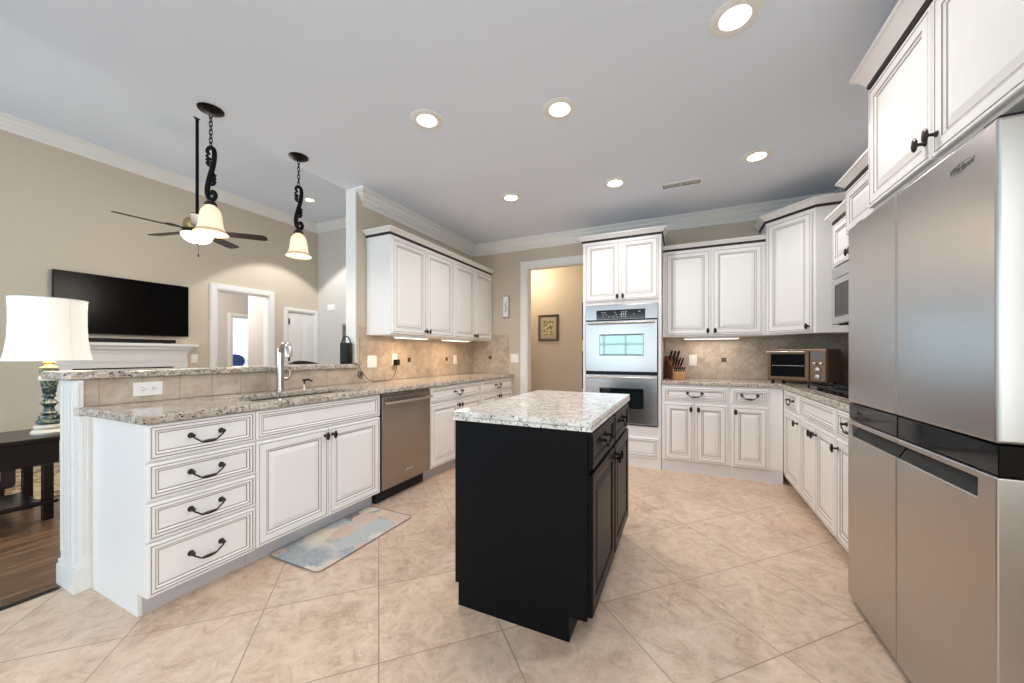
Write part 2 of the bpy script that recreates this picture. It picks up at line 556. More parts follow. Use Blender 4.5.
def holed_ceiling(name, x0, x1, y0, y1, z0, z1, holes, m):
    xs = sorted({x0, x1} | {h[0] - hs for h in holes} | {h[0] + hs for h in holes})
    ys = sorted({y0, y1} | {h[1] - hs for h in holes} | {h[1] + hs for h in holes})
    bb = MB()
    for i in range(len(xs) - 1):
        run = None
        for j in range(len(ys) - 1):
            cx, cy = (xs[i] + xs[i + 1]) / 2, (ys[j] + ys[j + 1]) / 2
            hole = any(abs(cx - h[0]) < hs and abs(cy - h[1]) < hs for h in holes)
            if not hole and run is None: run = ys[j]
            if hole and run is not None: bb.box(xs[i], xs[i + 1], run, ys[j], z0, z1); run = None
        if run is not None: bb.box(xs[i], xs[i + 1], run, ys[-1], z0, z1)
    return struct(bb.build(name, m))


holed_ceiling('ceiling', XWL, XR + .15, YF - .15, YB + .15, HK, HK + .16, CANS, M['ceil'])
b = MB(); b.box(XWL, XWL + .1, YF - .15, YL + .15, HK + .16, HL + .1)
struct(b.build('wall_header', M['wall']))
LCAN = (-5.44, 3.97)
holed_ceiling('ceiling_living', XT - .15, XWL + .1, YF - .15, YL + .15, HL, HL + .16, [LCAN], M['ceil'])

# kitchen walls
b = MB(); b.box(XWL, XW, YE, YB, 0, HK)
struct(b.build('wall_left', M['wall']))
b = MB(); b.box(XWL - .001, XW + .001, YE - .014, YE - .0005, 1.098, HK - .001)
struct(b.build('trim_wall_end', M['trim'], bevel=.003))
OX0, OX1, OZ = -1.94, -1.11, 2.36             # cased opening to the hall
b = MB()
b.box(XWL, OX0, YB, YB + .13, 0, HK); b.box(OX1, XR + .15, YB, YB + .13, 0, HK); b.box(OX0, OX1, YB, YB + .13, OZ, HK)
struct(b.build('wall_back', M['wall']))
b = MB(); b.box(XR, XR + .15, YF - .15, -2.3, 0, HK); b.box(XR, XR + .15, 0.0, YB, 0, HK)
b.box(XR, XR + .15, -2.3, 0.0, 0, .6); b.box(XR, XR + .15, -2.3, 0.0, 2.4, HK)
struct(b.build('wall_right', M['wall']))
# wall behind the camera with its windows
WINS = [(-2.75, -0.90, 0.6, 2.35), (-0.60, 1.25, 0.6, 2.35), (-6.05, -3.45, 0.6, 2.85)]
b = MB()
xs = [XT - .15, -6.05, -3.45, -2.75, -0.90, -0.60, 1.25, XR + .15]
for i in range(len(xs) - 1):
    win = next((w for w in WINS if abs(w[0] - xs[i]) < 1e-6), None)
    top = HL + .1 if xs[i] < -2.9 else HK
    if win:
        b.box(xs[i], xs[i + 1], YF - .15, YF, 0, win[2]); b.box(xs[i], xs[i + 1], YF - .15, YF, win[3], top)
    else: b.box(xs[i], xs[i + 1], YF - .15, YF, 0, HL + .1 if xs[i] < -2.9 or xs[i] == -3.45 else HK)
struct(b.build('wall_front', M['wall']))
for i, (x0, x1, z0, z1) in enumerate(WINS):
    b = MB(); y0, y1 = YF - .1, YF - .05
    b.box(x0, x0 + .06, y0, y1, z0, z1); b.box(x1 - .06, x1, y0, y1, z0, z1)
    b.box(x0 + .06, x1 - .06, y0, y1, z0, z0 + .06); b.box(x0 + .06, x1 - .06, y0, y1, z1 - .06, z1)
    n = 3 if i < 2 else 5
    for k in range(1, n):
        xx = x0 + (x1 - x0) * k / n; b.box(xx - .018, xx + .018, y0 + .01, y1 - .01, z0 + .06, z1 - .06)
    b.box(x0 + .06, x1 - .06, y0 + .012, y1 - .012, (z0 + z1) / 2 - .02, (z0 + z1) / 2 + .02)
    struct(b.build('window_%d' % (i + 1), M['trim']))

b = MB(); x0, x1 = XR + .06, XR + .11
b.box(x0, x1, -2.3, -2.24, .6, 2.4); b.box(x0, x1, -.06, 0, .6, 2.4); b.box(x0, x1, -2.24, -.06, .6, .66); b.box(x0, x1, -2.24, -.06, 2.34, 2.4)
for k in range(1, 4): b.box(x0 + .01, x1 - .01, -2.3 + .575 * k - .018, -2.3 + .575 * k + .018, .66, 2.34)
b.box(x0 + .012, x1 - .012, -2.24, -.06, 1.48, 1.52)
struct(b.build('window_4', M['trim']))  # unseen window added on the right for the side light

# living room walls
DY0, DY1, DZ = 3.14, 3.91, 2.165              # cased opening in the television wall
CY0, CY1, CZ = 4.235, 4.775, 1.955            # closet doors
b = MB()
b.box(XT - .12, XT, YF - .15, DY0, 0, HL + .1); b.box(XT - .12, XT, DY0, DY1, DZ, HL + .1)
b.box(XT - .12, XT, DY1, CY0, 0, HL + .1); b.box(XT - .12, XT, CY0, CY1, CZ, HL + .1); b.box(XT - .12, XT, CY1, YL + .12, 0, HL + .1)
struct(b.build('wall_living_left', M['wall']))
b = MB(); b.box(XT, XWL, YL, YL + .12, 0, HL + .1)
struct(b.build('wall_living_back', M['wallgray']))
b = MB(); b.box(XWL, XWL + .1, YB + .13, YL + .12, 0, HK + .16)
struct(b.build('wall_living_corner', M['wall']))

# hall seen through the kitchen opening
b = MB(); b.box(-3.2, -.3, 5.75, 5.87, 0, 2.75); b.box(-1.0, -.9, YB + .13, 5.75, 0, 2.75); b.box(-2.7, -2.6, YB + .13, 5.75, 0, 2.75)
struct(b.build('wall_hall', M['wallhall']))
b = MB(); b.box(-3.2, -.3, YB + .13, 5.87, 2.75, 2.85)
struct(b.build('ceiling_hall', M['ceil']))

# passage and bedroom seen through the living room opening
b = MB()
b.box(-7.05, XT - .12, 3.95, 4.05, 0, 2.75); b.box(-9.0, XT - .12, 2.5, 2.6, 0, 2.75)
b.box(-9.0, -8.9, 2.6, 4.66, 0, 2.75); b.box(-9.0, -8.9, 4.66, 5.42, 2.0, 2.75); b.box(-9.0, -8.9, 5.42, 7.0, 0, 2.75)
b.box(-9.0, -6.9, 6.9, 7.0, 0, 2.75); b.box(-7.05, -6.95, 4.05, 6.9, 0, 2.75)
struct(b.build('wall_passage', M['wallgray']))
b = MB(); b.box(-11.6, XT - .12, 2.5, 7.0, 2.75, 2.85)
struct(b.build('ceiling_passage', M['ceil']))
b = MB(); b.box(-11.6, -11.5, 3.4, 7.2, 0, 2.75); b.box(-11.5, -9.0, 3.4, 3.5, 0, 2.75); b.box(-11.5, -9.0, 7.0, 7.1, 0, 2.75)
struct(b.build('wall_bedroom', M['linen']))


# crown mouldings, baseboards, casings
def crown_prof(h, z, p):
    return [(0.0, z), (p, z), (p, z - .020), (p * .84, z - .021), (p * .84, z - .034), (p * .70, z - .036), (p * .66, z - h * .36), (p * .55, z - h * .46), (p * .42, z - h * .53), (p * .38, z - h * .60),
            (p * .38, z - h * .66), (p * .26, z - h * .67), (p * .26, z - h * .76), (p * .14, z - h * .77), (p * .14, z - h * .97), (p * .1, z - h), (0.0, z - h)]


b = MB(); b.sweep([(XW - .002, YE + .085), (XW, YE + .085), (XW, YB), (XR, YB), (XR, YF)], crown_prof(.145, HK, .1))
struct(b.build('trim_1', M['trim']))
b = MB(); b.sweep([(XT, YF), (XT, YL), (XWL, YL), (XWL, YE)], crown_prof(.15, HL, .1))
struct(b.build('trim_2', M['trim']))


def casing_prof(): return None


def casing_y(name, x0, x1, z, y, w=.085, jamb=.13):
    """white casing on a wall facing -y, with jamb lining"""
    bb = MB()
    for a, c in ((x0 - w, x0), (x1, x1 + w)):
        bb.box(a, c, y - .016, y, 0, z + w)
        bb.box(a + .012, c - .012, y - .022, y - .016, 0, z + w)
    bb.box(x0, x1, y - .016, y, z, z + w); bb.box(x0, x1, y - .022, y - .016, z + .012, z + w - .012)
    bb.box(x0, x0 + .014, y, y + jamb, 0, z - .014); bb.box(x1 - .014, x1, y, y + jamb, 0, z - .014); bb.box(x0, x1, y, y + jamb, z - .014, z)
    return struct(bb.build(name, M['trim']))


casing_y('trim_3', OX0, OX1, OZ, YB)


def casing_x(name, y0, y1, z, x, w=.09, jamb=.12):
    bb = MB()
    for a, c in ((y0 - w, y0), (y1, y1 + w)):
        c = min(c, YL if x > -7 else 99)
        bb.box(x, x + .018, a, c, 0, z + w); bb.box(x + .018, x + .026, a + .015, c - .015, 0, z + w)
    bb.box(x, x + .018, y0, y1, z, z + w); bb.box(x + .018, x + .026, y0, y1, z + .015, z + w - .015)
    bb.box(x - jamb, x, y0, y0 + .015, 0, z - .015); bb.box(x - jamb, x, y1 - .015, y1, 0, z - .015); bb.box(x - jamb, x, y0, y1, z - .015, z)
    return struct(bb.build(name, M['trim']))


casing_x('trim_4', DY0, DY1, DZ, XT)
casing_x('trim_5', CY0, CY1, CZ, XT, .065)
casing_x('trim_6', 4.66, 5.42, 2.0, -8.9, .08, .1)
b = MB()
b.box(XT, XT + .015, YF, 1.40, 0, .13); b.box(XT, XT + .015, 2.90, DY0 - .09, 0, .13); b.box(XT, XT + .015, DY1 + .09, CY0 - .066, 0, .13)
b.box(XT + .1, XWL, YL - .015, YL, 0, .13)
struct(b.build('baseboard_living', M['trim']))
b = MB(); b.box(-2.2, OX0 - .09, YB - .015, YB, 0, .12); b.box(-2.6, -1.0, 5.735, 5.75, 0, .12)
struct(b.build('baseboard_back', M['trim']))

# closet doors (two leaves with an arched raised panel) in the television wall
for k, (a, c) in enumerate(((CY0 + .016, (CY0 + CY1) / 2 - .002), ((CY0 + CY1) / 2 + .002, CY1 - .016))):
    b = MB(); b.box(XT - .06, XT - .006, a, c, 0.01, CZ - .02)
    for z0, z1, arch in ((.15, .92, False), (1.04, 1.76, True)):
        for ins, out in ((.050, .007), (.075, .013)):
            y0, y1 = a + ins, c - ins
            poly = [(y0, z0 + ins - .055), (y1, z0 + ins - .055), (y1, z1 - ins + .055)]
            if arch:
                for q in range(1, 8):
                    u = q / 8; poly.append((y1 + (y0 - y1) * u, z1 - ins + .055 + .05 * math.sin(math.pi * u)))
            poly.append((y0, z1 - ins + .055))
            b.prism(poly, XT - .0061, XT - .006 + out, 'x')
    d = struct(b.build('door_%d' % (k + 1), M['trim']))
    if k == 0:
        for z in (.25, 1.118, 1.777):
            h = MB(); h.tube([(XT + .004, a + .016, z - .05), (XT + .004, a + .016, z + .05)], .012, 8)
            struct(h.build('hinge', M['frameblk'], d))

# pony wall of the peninsula with tiled face and the white pilaster at its end
b = MB(); b.box(XWL, XW, 0.771, YE, 0, 1.054)
struct(b.build('wall_peninsula', M['wall']))
b = MB(); b.box(XW, XW + .008, 0.771, YE + .03, .9155, 1.054)
struct(b.build('trim_tile_peninsula', M['bs_row_y']))
b = MB()
px0, px1, py0, py1 = -2.93, -2.78, .735, .770
b.box(px0, px1, py0, py1, .13, 1.054)
b.box(px1, px1 + .02, py0 + .006, py1, .916, 1.054); b.box(px1, -2.718, py0 + .006, .788, .13, .8755)
for fx in (px0 + .028, px0 + .118): b.box(fx - .012, fx + .012, py0 - .006, py0, .17, 1.02)
for fy in (py0 + .016, py0 + .036): b.box(-2.718, -2.713, fy - .004, fy + .004, .17, .85)
for fy in (py0 + .014, py0 + .027): b.box(px1 + .02, px1 + .025, fy - .004, fy + .004, .93, 1.04)
b.box(px0 - .012, -2.718, py0 - .012, .788, 0, .105)
b.box(px0 - .007, -2.718, py0 - .007, .788, .105, .13)
struct(b.build('trim_pilaster', M['trim'], bevel=0.003))

# backsplashes with metal accent tiles
b = MB(); b.box(XW, XW + .008, YE + .03, YB, 1.012, 1.456)
bl = struct(b.build('trim_backsplash_left', M['bs_left']))
b = MB(); b.box(XW, XW + .008, YE + .03, YB, .9155, 1.012); struct(b.build('tile_row', M['bs_row_y'], bl))
b = MB(); b.box(XW + .008, -2.204, YB - .008, YB, 1.012, 1.456); struct(b.build('tile_field', M['bs_back'], bl))
b = MB(); b.box(XW + .008, -2.204, YB - .008, YB, .9155, 1.012); struct(b.build('tile_row', M['bs_row_x'], bl))
b = MB(); b.box(-.19, XR, YB - .008, YB, 1.012, 1.37)
bk = struct(b.build('trim_backsplash_back', M['bs_back']))
b = MB(); b.box(-.19, XR, YB - .008, YB, .9155, 1.012); struct(b.build('tile_row', M['bs_row_x'], bk))
b = MB(); b.box(XR - .008, XR, 2.33, YB - .008, 1.012, 1.42)
br = struct(b.build('trim_backsplash_right', M['bs_right']))
b = MB(); b.box(XR - .008, XR, 2.33, YB - .008, .9155, 1.012); struct(b.build('tile_row', M['bs_row_y'], br))


def accent_x(y, z, par):
    q = MB(); q.box(XW + .008, XW + .011, y - .024, y + .024, z - .024, z + .024); q.box(XW + .011, XW + .013, y - .01, y + .01, z - .01, z + .01)
    struct(q.build('accent_tile', M['accent'], par))


def accent_y(x, z, par):
    q = MB(); q.box(x - .024, x + .024, YB - .011, YB - .008, z - .024, z + .024); q.box(x - .01, x + .01, YB - .013, YB - .011, z - .01, z + .01)
    struct(q.build('accent_tile', M['accent'], par))


accent_x(3.234, 1.123, bl); accent_x(3.95, 1.123, bl); accent_y(-2.496, 1.138, bl); accent_y(.396, 1.123, bk)


# ------------------------------------------------------------------ cabinets
DOOR = [(0, 0, 0), (0, .016, 0), (.004, .020, 0), (.013, .020, 0), (.0145, .0175, 1), (.0175, .0175, 1), (.019, .020, 0), (.052, .020, 0),
        (.0535, .017, 1), (.0565, .017, 1), (.058, .018, 0), (.064, .013, 0), (.066, .011, 1), (.070, .011, 1), (.098, .018, 0)]
DRAW = [(0, 0, 0), (0, .016, 0), (.004, .020, 0), (.011, .020, 0), (.0125, .0175, 1), (.0155, .0175, 1), (.017, .020, 0), (.026, .020, 0),
        (.0275, .017, 1), (.0305, .017, 1), (.032, .018, 0), (.038, .013, 0), (.0395, .010, 1), (.0425, .010, 1), (.044, .011, 0)]


def mesh_knob():
    b = MB()
    b.lathe([(.0001, 0), (.011, 0), (.010, .004), (.006, .008), (.0055, .022), (.009, .026), (.0001, .026)], seg=12)
    n0 = len(b.v)
    b.lathe([(.0001, .024), (.013, .026), (.0155, .031), (.012, .036), (.006, .0385), (.0001, .039)], seg=14)
    for i in range(n0, len(b.v)):          # upright oval head
        x, y, z = b.v[i]; b.v[i] = (x * .95, y * 1.75, z)
    b.xform(Matrix.Rotation(R(90), 4, 'X'))
    return b


def mesh_pull(wd=.128):
    b = MB(); h = wd / 2
    for sx in (-1, 1):
        k0 = len(b.v)
        b.lathe([(.0001, 0), (.014, 0), (.0135, .003), (.009, .006), (.006, .018), (.0095, .024), (.007, .029), (.0001, .031)], seg=12)
        b.xform(Matrix.Translation((sx * h, 0, 0)) @ Matrix.Rotation(R(90), 4, 'X'), k0)
    pts = []; rs = []
    for i in range(17):
        u = -1 + 2 * i / 16
        z = -.002 - .034 * (1 - abs(u) ** 4) + .006 * math.exp(-((abs(u) - .72) / .15) ** 2)
        pts.append((u * (h + .002), -.026, z)); rs.append(.0036 + .0042 * max(0, 1 - (u / .5) ** 2) * (1.0 + .22 * (i % 2)))
    b.tube(pts, rs, 8)
    return b


_knob = mesh_knob().build('knob', M['bronze'], smooth=50); KN = _knob.data; bpy.data.objects.remove(_knob)
_pull = mesh_pull().build('pull', M['bronze'], smooth=60); PU = _pull.data; bpy.data.objects.remove(_pull)
_knob = mesh_knob().build('knob', M['iron'], smooth=50); KNB = _knob.data; bpy.data.objects.remove(_knob)
_pull = mesh_pull().build('pull', M['iron'], smooth=60); PUB = _pull.data; bpy.data.objects.remove(_pull)


def inst(me, name, parent, loc):
    o = bpy.data.objects.new(name, me); COL.objects.link(o); o.parent = parent; o.location = loc; return o


CROWN_MATS = None


def cab_crown(par, path, z0, z1, proj, ms, rope=True):
    b = MB(); h = z1 - z0
    prof = [(0, z0 - .034, 0), (.005, z0 - .034, 0), (.005, z0 - .006, 0), (.005, z0 - .0059, 1), (.013, z0 - .003, 1), (.017, z0 + .004, 1), (.015, z0 + .012, 1), (.012, z0 + .015, 1), (.017, z0 + .0155, 0), (.021, z0 + .021, 0),
            (proj * .60, z0 + h * .55, 0), (proj * .86, z0 + h * .76, 0), (proj * .9, z0 + h * .77, 0), (proj, z0 + h * .8, 0), (proj, z1, 0), (0, z1, 0)]
    b.sweep(path, prof)
    return b.build('crown', ms, par, smooth=25)


def cabinet(name, label, cat, loc, rotz, w, d, z0, z1, fronts, toe=None, mats=('cab', 'glaze'), group=None, knob=None, pull=None, body=True, hollow=False):
    t = thing(name, label, cat, loc, rotz, group)
    ms = [M[mats[0]], M[mats[1]]]
    kn = knob or KN; pu = pull or PU
    if body:
        b = MB()
        if hollow:
            b.box(0, w, 0, .02, z0, z1); b.box(0, .018, .02, d, z0, z1); b.box(w - .018, w, .02, d, z0, z1)
            b.box(.018, w - .018, d - .012, d, z0, z1); b.box(.018, w - .018, .02, d - .012, z0, z0 + .018)
        elif toe:
            b.box(0, w, 0, d, z0, z1)
            if name == 'drawer_cabinet': b.box(0, .018, toe, d, 0, z0)
        else: b.box(0, w, 0, d, z0, z1)
        b.build('carcass', ms[0], t, bevel=.002)
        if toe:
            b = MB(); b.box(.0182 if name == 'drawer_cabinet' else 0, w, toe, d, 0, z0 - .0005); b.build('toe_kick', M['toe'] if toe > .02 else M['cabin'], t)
    for f in fronts:
        kind, x0, x1, a, c = f[:5]
        b = MB(); b.panel(x0, x1, a, c, DOOR if kind == 'door' else DRAW)
        p = b.build({'door': 'door', 'drawer': 'drawer', 'false': 'false_front'}[kind], ms, t)
        if kind == 'door' and len(f) > 5 and f[5]:
            inst(kn, 'knob', p, (f[5][0], -.020, f[5][1]))
        if kind == 'drawer':
            inst(pu, 'pull', p, ((x0 + x1) / 2, -.011, (a + c) / 2 + .007))
    return t, ms


LX = -2.156            # carcass face of the left run; local x runs along +Y
PH = R(90)
# drawer stack at the end of the peninsula
Y0 = .784
cabinet('drawer_cabinet', 'white glazed base cabinet with four stacked drawers at the peninsula end', 'cabinet', (LX, Y0, 0), PH, .4515, .56, .105, .876,
        [('drawer', .001, .4505, .708, .871), ('drawer', .001, .4505, .532, .698), ('drawer', .001, .4505, .353, .520), ('drawer', .001, .4505, .106, .342)], toe=.075)
# sink base
cabinet('sink_cabinet', 'white glazed two-door sink base cabinet left of the dishwasher', 'cabinet', (LX, 1.238, 0), PH, .918, .56, .105, .876,
        [('false', .003, .914, .710, .869), ('door', .003, .456, .112, .697, (.430, .650)), ('door', .461, .914, .112, .697, (.487, .650))], toe=.075, hollow=True)
# beyond the dishwasher
cabinet('base_cabinet', 'white base cabinet with one wide drawer right of the dishwasher', 'cabinet', (LX, 2.779, 0), PH, .952, .56, .105, .876,
        [('drawer', .004, .948, .722, .868), ('door', .004, .473, .112, .710, (.448, .660)), ('door', .479, .948, .112, .710, (.504, .660))], toe=.075)
cabinet('base_cabinet', 'white two-door base cabinet at the far end of the left run by the hall opening', 'cabinet', (LX, 3.733, 0), PH, .858, .56, .105, .876,
        [('drawer', .004, .852, .722, .868), ('door', .004, .426, .112, .710, (.401, .660)), ('door', .432, .852, .112, .710, (.457, .660))], toe=.075)

# dishwasher
t = thing('dishwasher', 'stainless steel dishwasher between white base cabinets', 'dishwasher', (LX, 2.156, 0), PH)
b = MB(); b.box(.004, .617, .012, .56, .11, .868); b.build('tub', M['blackpl'], t)
b = MB(); b.box(.016, .613, -.022, .010, .112, .852); b.build('door', M['steeldw'], t, bevel=.006, seg=3)
b = MB(); b.box(.016, .613, -.016, .010, .854, .872); b.build('control_strip', M['steeldw'], t, bevel=.002)
b = MB(); b.box(.02, .60, .05, .09, .0, .108); b.build('toe_panel', M['rubber'], t)
b = MB(); b.tube([(.02 + .577 * i / 14, -.062 - .012 * math.sin(math.pi * i / 14), .80) for i in range(15)], .0095, 10)
for x in (.045, .572): b.tube([(x, -.028, .80), (x, -.064, .80)], .007, 8)
b.build('handle', M['nickel'], t, smooth=60)
lg = text_mesh('logo', 'Whirlpool', .022, .0006, M['chrome'], t, (.315, -.0287, .215), (R(90), 0, 0), .25)
b = MB(); b.tube([(.315 + .048 * math.cos(a), -.029, .215 + .014 * math.sin(a + .3)) for a in [R(20 + 300 * i / 20) for i in range(21)]], .0012, 6)
b.build('logo_ring', M['chrome'], t)


# countertop with an undermount sink hole
SX0, SX1, SY0, SY1 = -2.60, -2.245, 1.30, 2.06
cx1 = -2.122


def clean(o):
    bm = bmesh.new(); bm.from_mesh(o.data)
    bmesh.ops.remove_doubles(bm, verts=bm.verts, dist=1e-5)
    seen = {}
    for f in bm.faces: seen.setdefault(tuple(sorted(v.index for v in f.verts)), []).append(f)
    bmesh.ops.delete(bm, geom=[f for fs in seen.values() if len(fs) > 1 for f in fs], context='FACES')
    bmesh.ops.dissolve_limit(bm, angle_limit=R(1), verts=bm.verts, edges=bm.edges)
    bmesh.ops.recalc_face_normals(bm, faces=bm.faces)
    bm.to_mesh(o.data); bm.free()


def grid_slab(cells_x, cells_y, skip, z0, z1):
    """slab from a grid of cells with some left out, one clean closed mesh"""
    bm = bmesh.new(); vv = {}
    def V(i, j, z):
        k = (i, j, z)
        if k not in vv: vv[k] = bm.verts.new((cells_x[i], cells_y[j], z))
        return vv[k]
    nx, ny = len(cells_x) - 1, len(cells_y) - 1
    full = lambda i, j: 0 <= i < nx and 0 <= j < ny and not skip(i, j)
    for i in range(nx):
        for j in range(ny):
            if not full(i, j): continue
            bm.faces.new([V(i, j, z1), V(i + 1, j, z1), V(i + 1, j + 1, z1), V(i, j + 1, z1)])
            bm.faces.new([V(i, j + 1, z0), V(i + 1, j + 1, z0), V(i + 1, j, z0), V(i, j, z0)])
            for di, dj, a, c in ((0, -1, (i, j), (i + 1, j)), (1, 0, (i + 1, j), (i + 1, j + 1)), (0, 1, (i + 1, j + 1), (i, j + 1)), (-1, 0, (i, j + 1), (i, j))):
                if not full(i + di, j + dj): bm.faces.new([V(*a, z0), V(*c, z0), V(*c, z1), V(*a, z1)])
    bmesh.ops.dissolve_limit(bm, angle_limit=R(1), verts=bm.verts, edges=bm.edges)
    bmesh.ops.recalc_face_normals(bm, faces=bm.faces)
    return bm


def slab_obj(name, bm, m, bevel=.009, parent=None):
    me = bpy.data.meshes.new(name); bm.to_mesh(me); bm.free(); me.materials.append(m)
    o = bpy.data.objects.new(name, me); COL.objects.link(o)
    if parent: o.parent = parent
    if bevel:
        q = o.modifiers.new('edge', 'BEVEL'); q.width = bevel; q.segments = 3; q.limit_method = 'ANGLE'; q.angle_limit = R(40)
    return o


bm = grid_slab([XW + .009, SX0, SX1, cx1], [.757, SY0, SY1, YB - .009], lambda i, j: i == 1 and j == 1, .8765, .915)
tag(slab_obj('countertop', bm, M['granite']), 'long speckled tan granite countertop on the left run with the sink', 'countertop')
# raised bar top
b = MB(); b.prism([(-3.10, .735), (-3.07, .70), (-2.775, .70), (-2.755, .72), (-2.755, YE - .002), (-2.917, YE - .002), (-2.917, 2.80), (-3.10, 2.80)], 1.0565, 1.096, 'z')
tag(b.build('bar_countertop', M['granite'], bevel=.009, seg=3), 'raised granite bar top on the peninsula wall behind the sink', 'countertop')

# sink
t = thing('kitchen_sink', 'stainless undermount double-bowl sink set in the left countertop', 'sink', (0, 0, 0))
for k, (a, c) in enumerate(((SY0 - .005, 1.675), (1.685, SY1 + .005))):
    b = MB(); x0, x1, z1, z0 = SX0 - .005, SX1 + .005, .876, .70
    b.box(x0, x1, a, c, z0, z0 + .004); b.box(x0, x0 + .004, a, c, z0 + .004, z1); b.box(x1 - .004, x1, a, c, z0 + .004, z1)
    b.box(x0 + .004, x1 - .004, a, a + .004, z0 + .004, z1); b.box(x0 + .004, x1 - .004, c - .004, c, z0 + .004, z1)
    bw = b.build('bowl', M['nickel'], t)
    b = MB(); b.lathe([(.0001, .0), (.04, .0), (.04, .003), (.028, .003), (.0001, .001)], ((x0 + x1) / 2, (a + c) / 2, z0 + .004), 18)
    b.build('drain', M['nickel'], bw, smooth=40)
# faucet
fx, fy = -2.665, 1.712
t = thing('faucet', 'brushed nickel pull-out faucet standing behind the sink', 'faucet', (fx, fy, .9155), R(-14))
b = MB(); b.lathe([(.0001, 0), (.031, 0), (.031, .006), (.024, .012), (.022, .03), (.0001, .03)], seg=20); b.build('base', M['nickel'], t, smooth=40)
b = MB(); b.lathe([(.0001, .03), (.024, .03), (.0235, .29), (.022, .315), (.0001, .32)], seg=20)
b.tube([(.0, 0, .285), (.03, 0, .315), (.075, 0, .337), (.10, 0, .335)], [.018, .020, .021, .021], 14); b.build('column', M['nickel'], t, smooth=50)
b = MB(); b.tube([(.095, 0, .338), (.125, 0, .330), (.148, 0, .305), (.154, 0, .25)], [.022, .026, .027, .024], 14); b.build('spray_head', M['nickel'], t, smooth=50)
b = MB(); b.tube([(0, .018, .09), (0, .05, .092), (.002, .062, .11), (.004, .064, .155)], [.012, .010, .007, .006], 10); b.build('handle', M['nickel'], t, smooth=50)
# soap pump
t = thing('soap_dispenser', 'small nickel soap pump beside the faucet', 'soap dispenser', (-2.645, 1.885, .9155), R(0))
b = MB(); b.lathe([(.0001, 0), (.02, 0), (.019, .01), (.012, .016), (.011, .04), (.0001, .04)], seg=16); b.build('base', M['nickel'], t, smooth=40)
b = MB(); b.tube([(0, 0, .04), (0, 0, .068)], .006, 8); b.tube([(-.012, 0, .068), (.03, .012, .076), (.06, .024, .062)], [.010, .008, .005], 10); b.build('spout', M['bronze'], t, smooth=50)


# ------------------------------------------------------------------ outlets, switches
def plate(name, label, loc, rotz, w, h, gadgets, group=None, cat='outlet'):
    """cover plate facing local -y"""
    t = thing(name, label, cat, loc, rotz, group)
    b = MB(); b.box(-w / 2, w / 2, -.007, 0, -h / 2, h / 2); b.build('cover_plate', M['plastic'], t, bevel=.003)
    for kind, gx, gz in gadgets:
        if kind == 'socket_h' or kind == 'socket_v':
            b = MB(); b.box(gx - .017, gx + .017, -.009, -.007, gz - .017, gz + .017)
            s = b.build('socket', M['plastic'], t, bevel=.002)
            b = MB()
            if kind == 'socket_v':
                b.box(gx - .008, gx - .0055, -.0096, -.0085, gz - .003, gz + .007); b.box(gx + .0055, gx + .008, -.0096, -.0085, gz - .003, gz + .007)
            else:
                b.box(gx - .007, gx + .003, -.0096, -.0085, gz - .008, gz - .0055); b.box(gx - .007, gx + .003, -.0096, -.0085, gz + .0055, gz + .008)
            b.lathe([(.0001, 0), (.003, 0), (.003, .0008), (.0001, .0008)], (0, 0, 0), 10)
            st = len(b.v) - 40
            b.xform(Matrix.Translation((gx + (0 if kind == 'socket_v' else .009), -.0087, gz - (.009 if kind == 'socket_v' else 0))) @ Matrix.Rotation(R(90), 4, 'X'), st)
            b.build('slots', M['slot'], s)
        elif kind == 'rocker':
            b = MB(); b.box(gx - .016, gx + .016, -.0105, -.007, gz - .033, gz + .033); b.build('rocker', M['plastic'], t, bevel=.002)
        elif kind == 'toggle':
            b = MB(); b.box(gx - .005, gx + .005, -.016, -.007, gz - .003, gz + .012); b.build('toggle', M['plastic'], t, bevel=.0015)
    return t


plate('outlet', 'white sideways double outlet on the tiled peninsula ledge', (XW + .009, 1.023, .988), PH, .128, .078,
      [('socket_h', -.022, 0), ('socket_h', .022, 0)])
plate('switch_plate', 'white wide two-rocker switch plate on tile beside black speaker', (XW + .009, 2.69, 1.113), PH, .118, .118, [('rocker', -.024, 0), ('rocker', .024, 0)], cat='switch')
plate('outlet', 'white outlet with black charger plugged in on left backsplash', (XW + .009, 3.0, 1.13), PH, .074, .118, [('socket_v', 0, .026), ('socket_v', 0, -.026)])
plate('outlet', 'white outlet on left backsplash near the far corner under second cabinet', (XW + .009, 4.14, 1.115), PH, .074, .118, [('socket_v', 0, .026), ('socket_v', 0, -.026)])
plate('switch_plate', 'white double toggle switch on beige wall beside the hall casing', (-2.118, YB - .001, 1.13), 0, .118, .118, [('toggle', -.024, 0), ('toggle', .024, 0)], cat='switch')
plate('switch_plate', 'white rocker switch on back tile beside the knife block', (.094, YB - .009, 1.118), 0, .078, .122, [('rocker', 0, 0)], cat='switch')
plate('switch_plate', 'white switch on living room wall between mantel and doorway', (XT + .001, 2.86, 1.12), PH, .08, .125, [('rocker', 0, 0)], cat='switch')
plate('thermostat', 'small white thermostat high on the far living room wall', (-6.03, YL - .001, 2.065), 0, .19, .115, [('rocker', 0, 0)], cat='thermostat')

# wall plaque by the hall opening
t = thing('wall_plaque', 'narrow silver framed plaque hung on beige wall left of the hall opening', 'wall decor', (-2.247, YB - .001, 1.848), 0)
b = MB(); b.panel(-.05, .05, -.152, .152, [(0, 0, 0), (0, .014, 0), (.004, .018, 0), (.012, .016, 0), (.016, .008, 1), (.02, .008, 1)], 0); b.build('frame', [M['nickel'], M['linen']], t)
b = MB(); b.tube([(-.012, -.012, -.08), (.008, -.014, -.03), (-.008, -.014, .02), (.010, -.014, .08)], [.008, .012, .008, .005], 8); b.build('figure', M['nickel'], t, smooth=60)

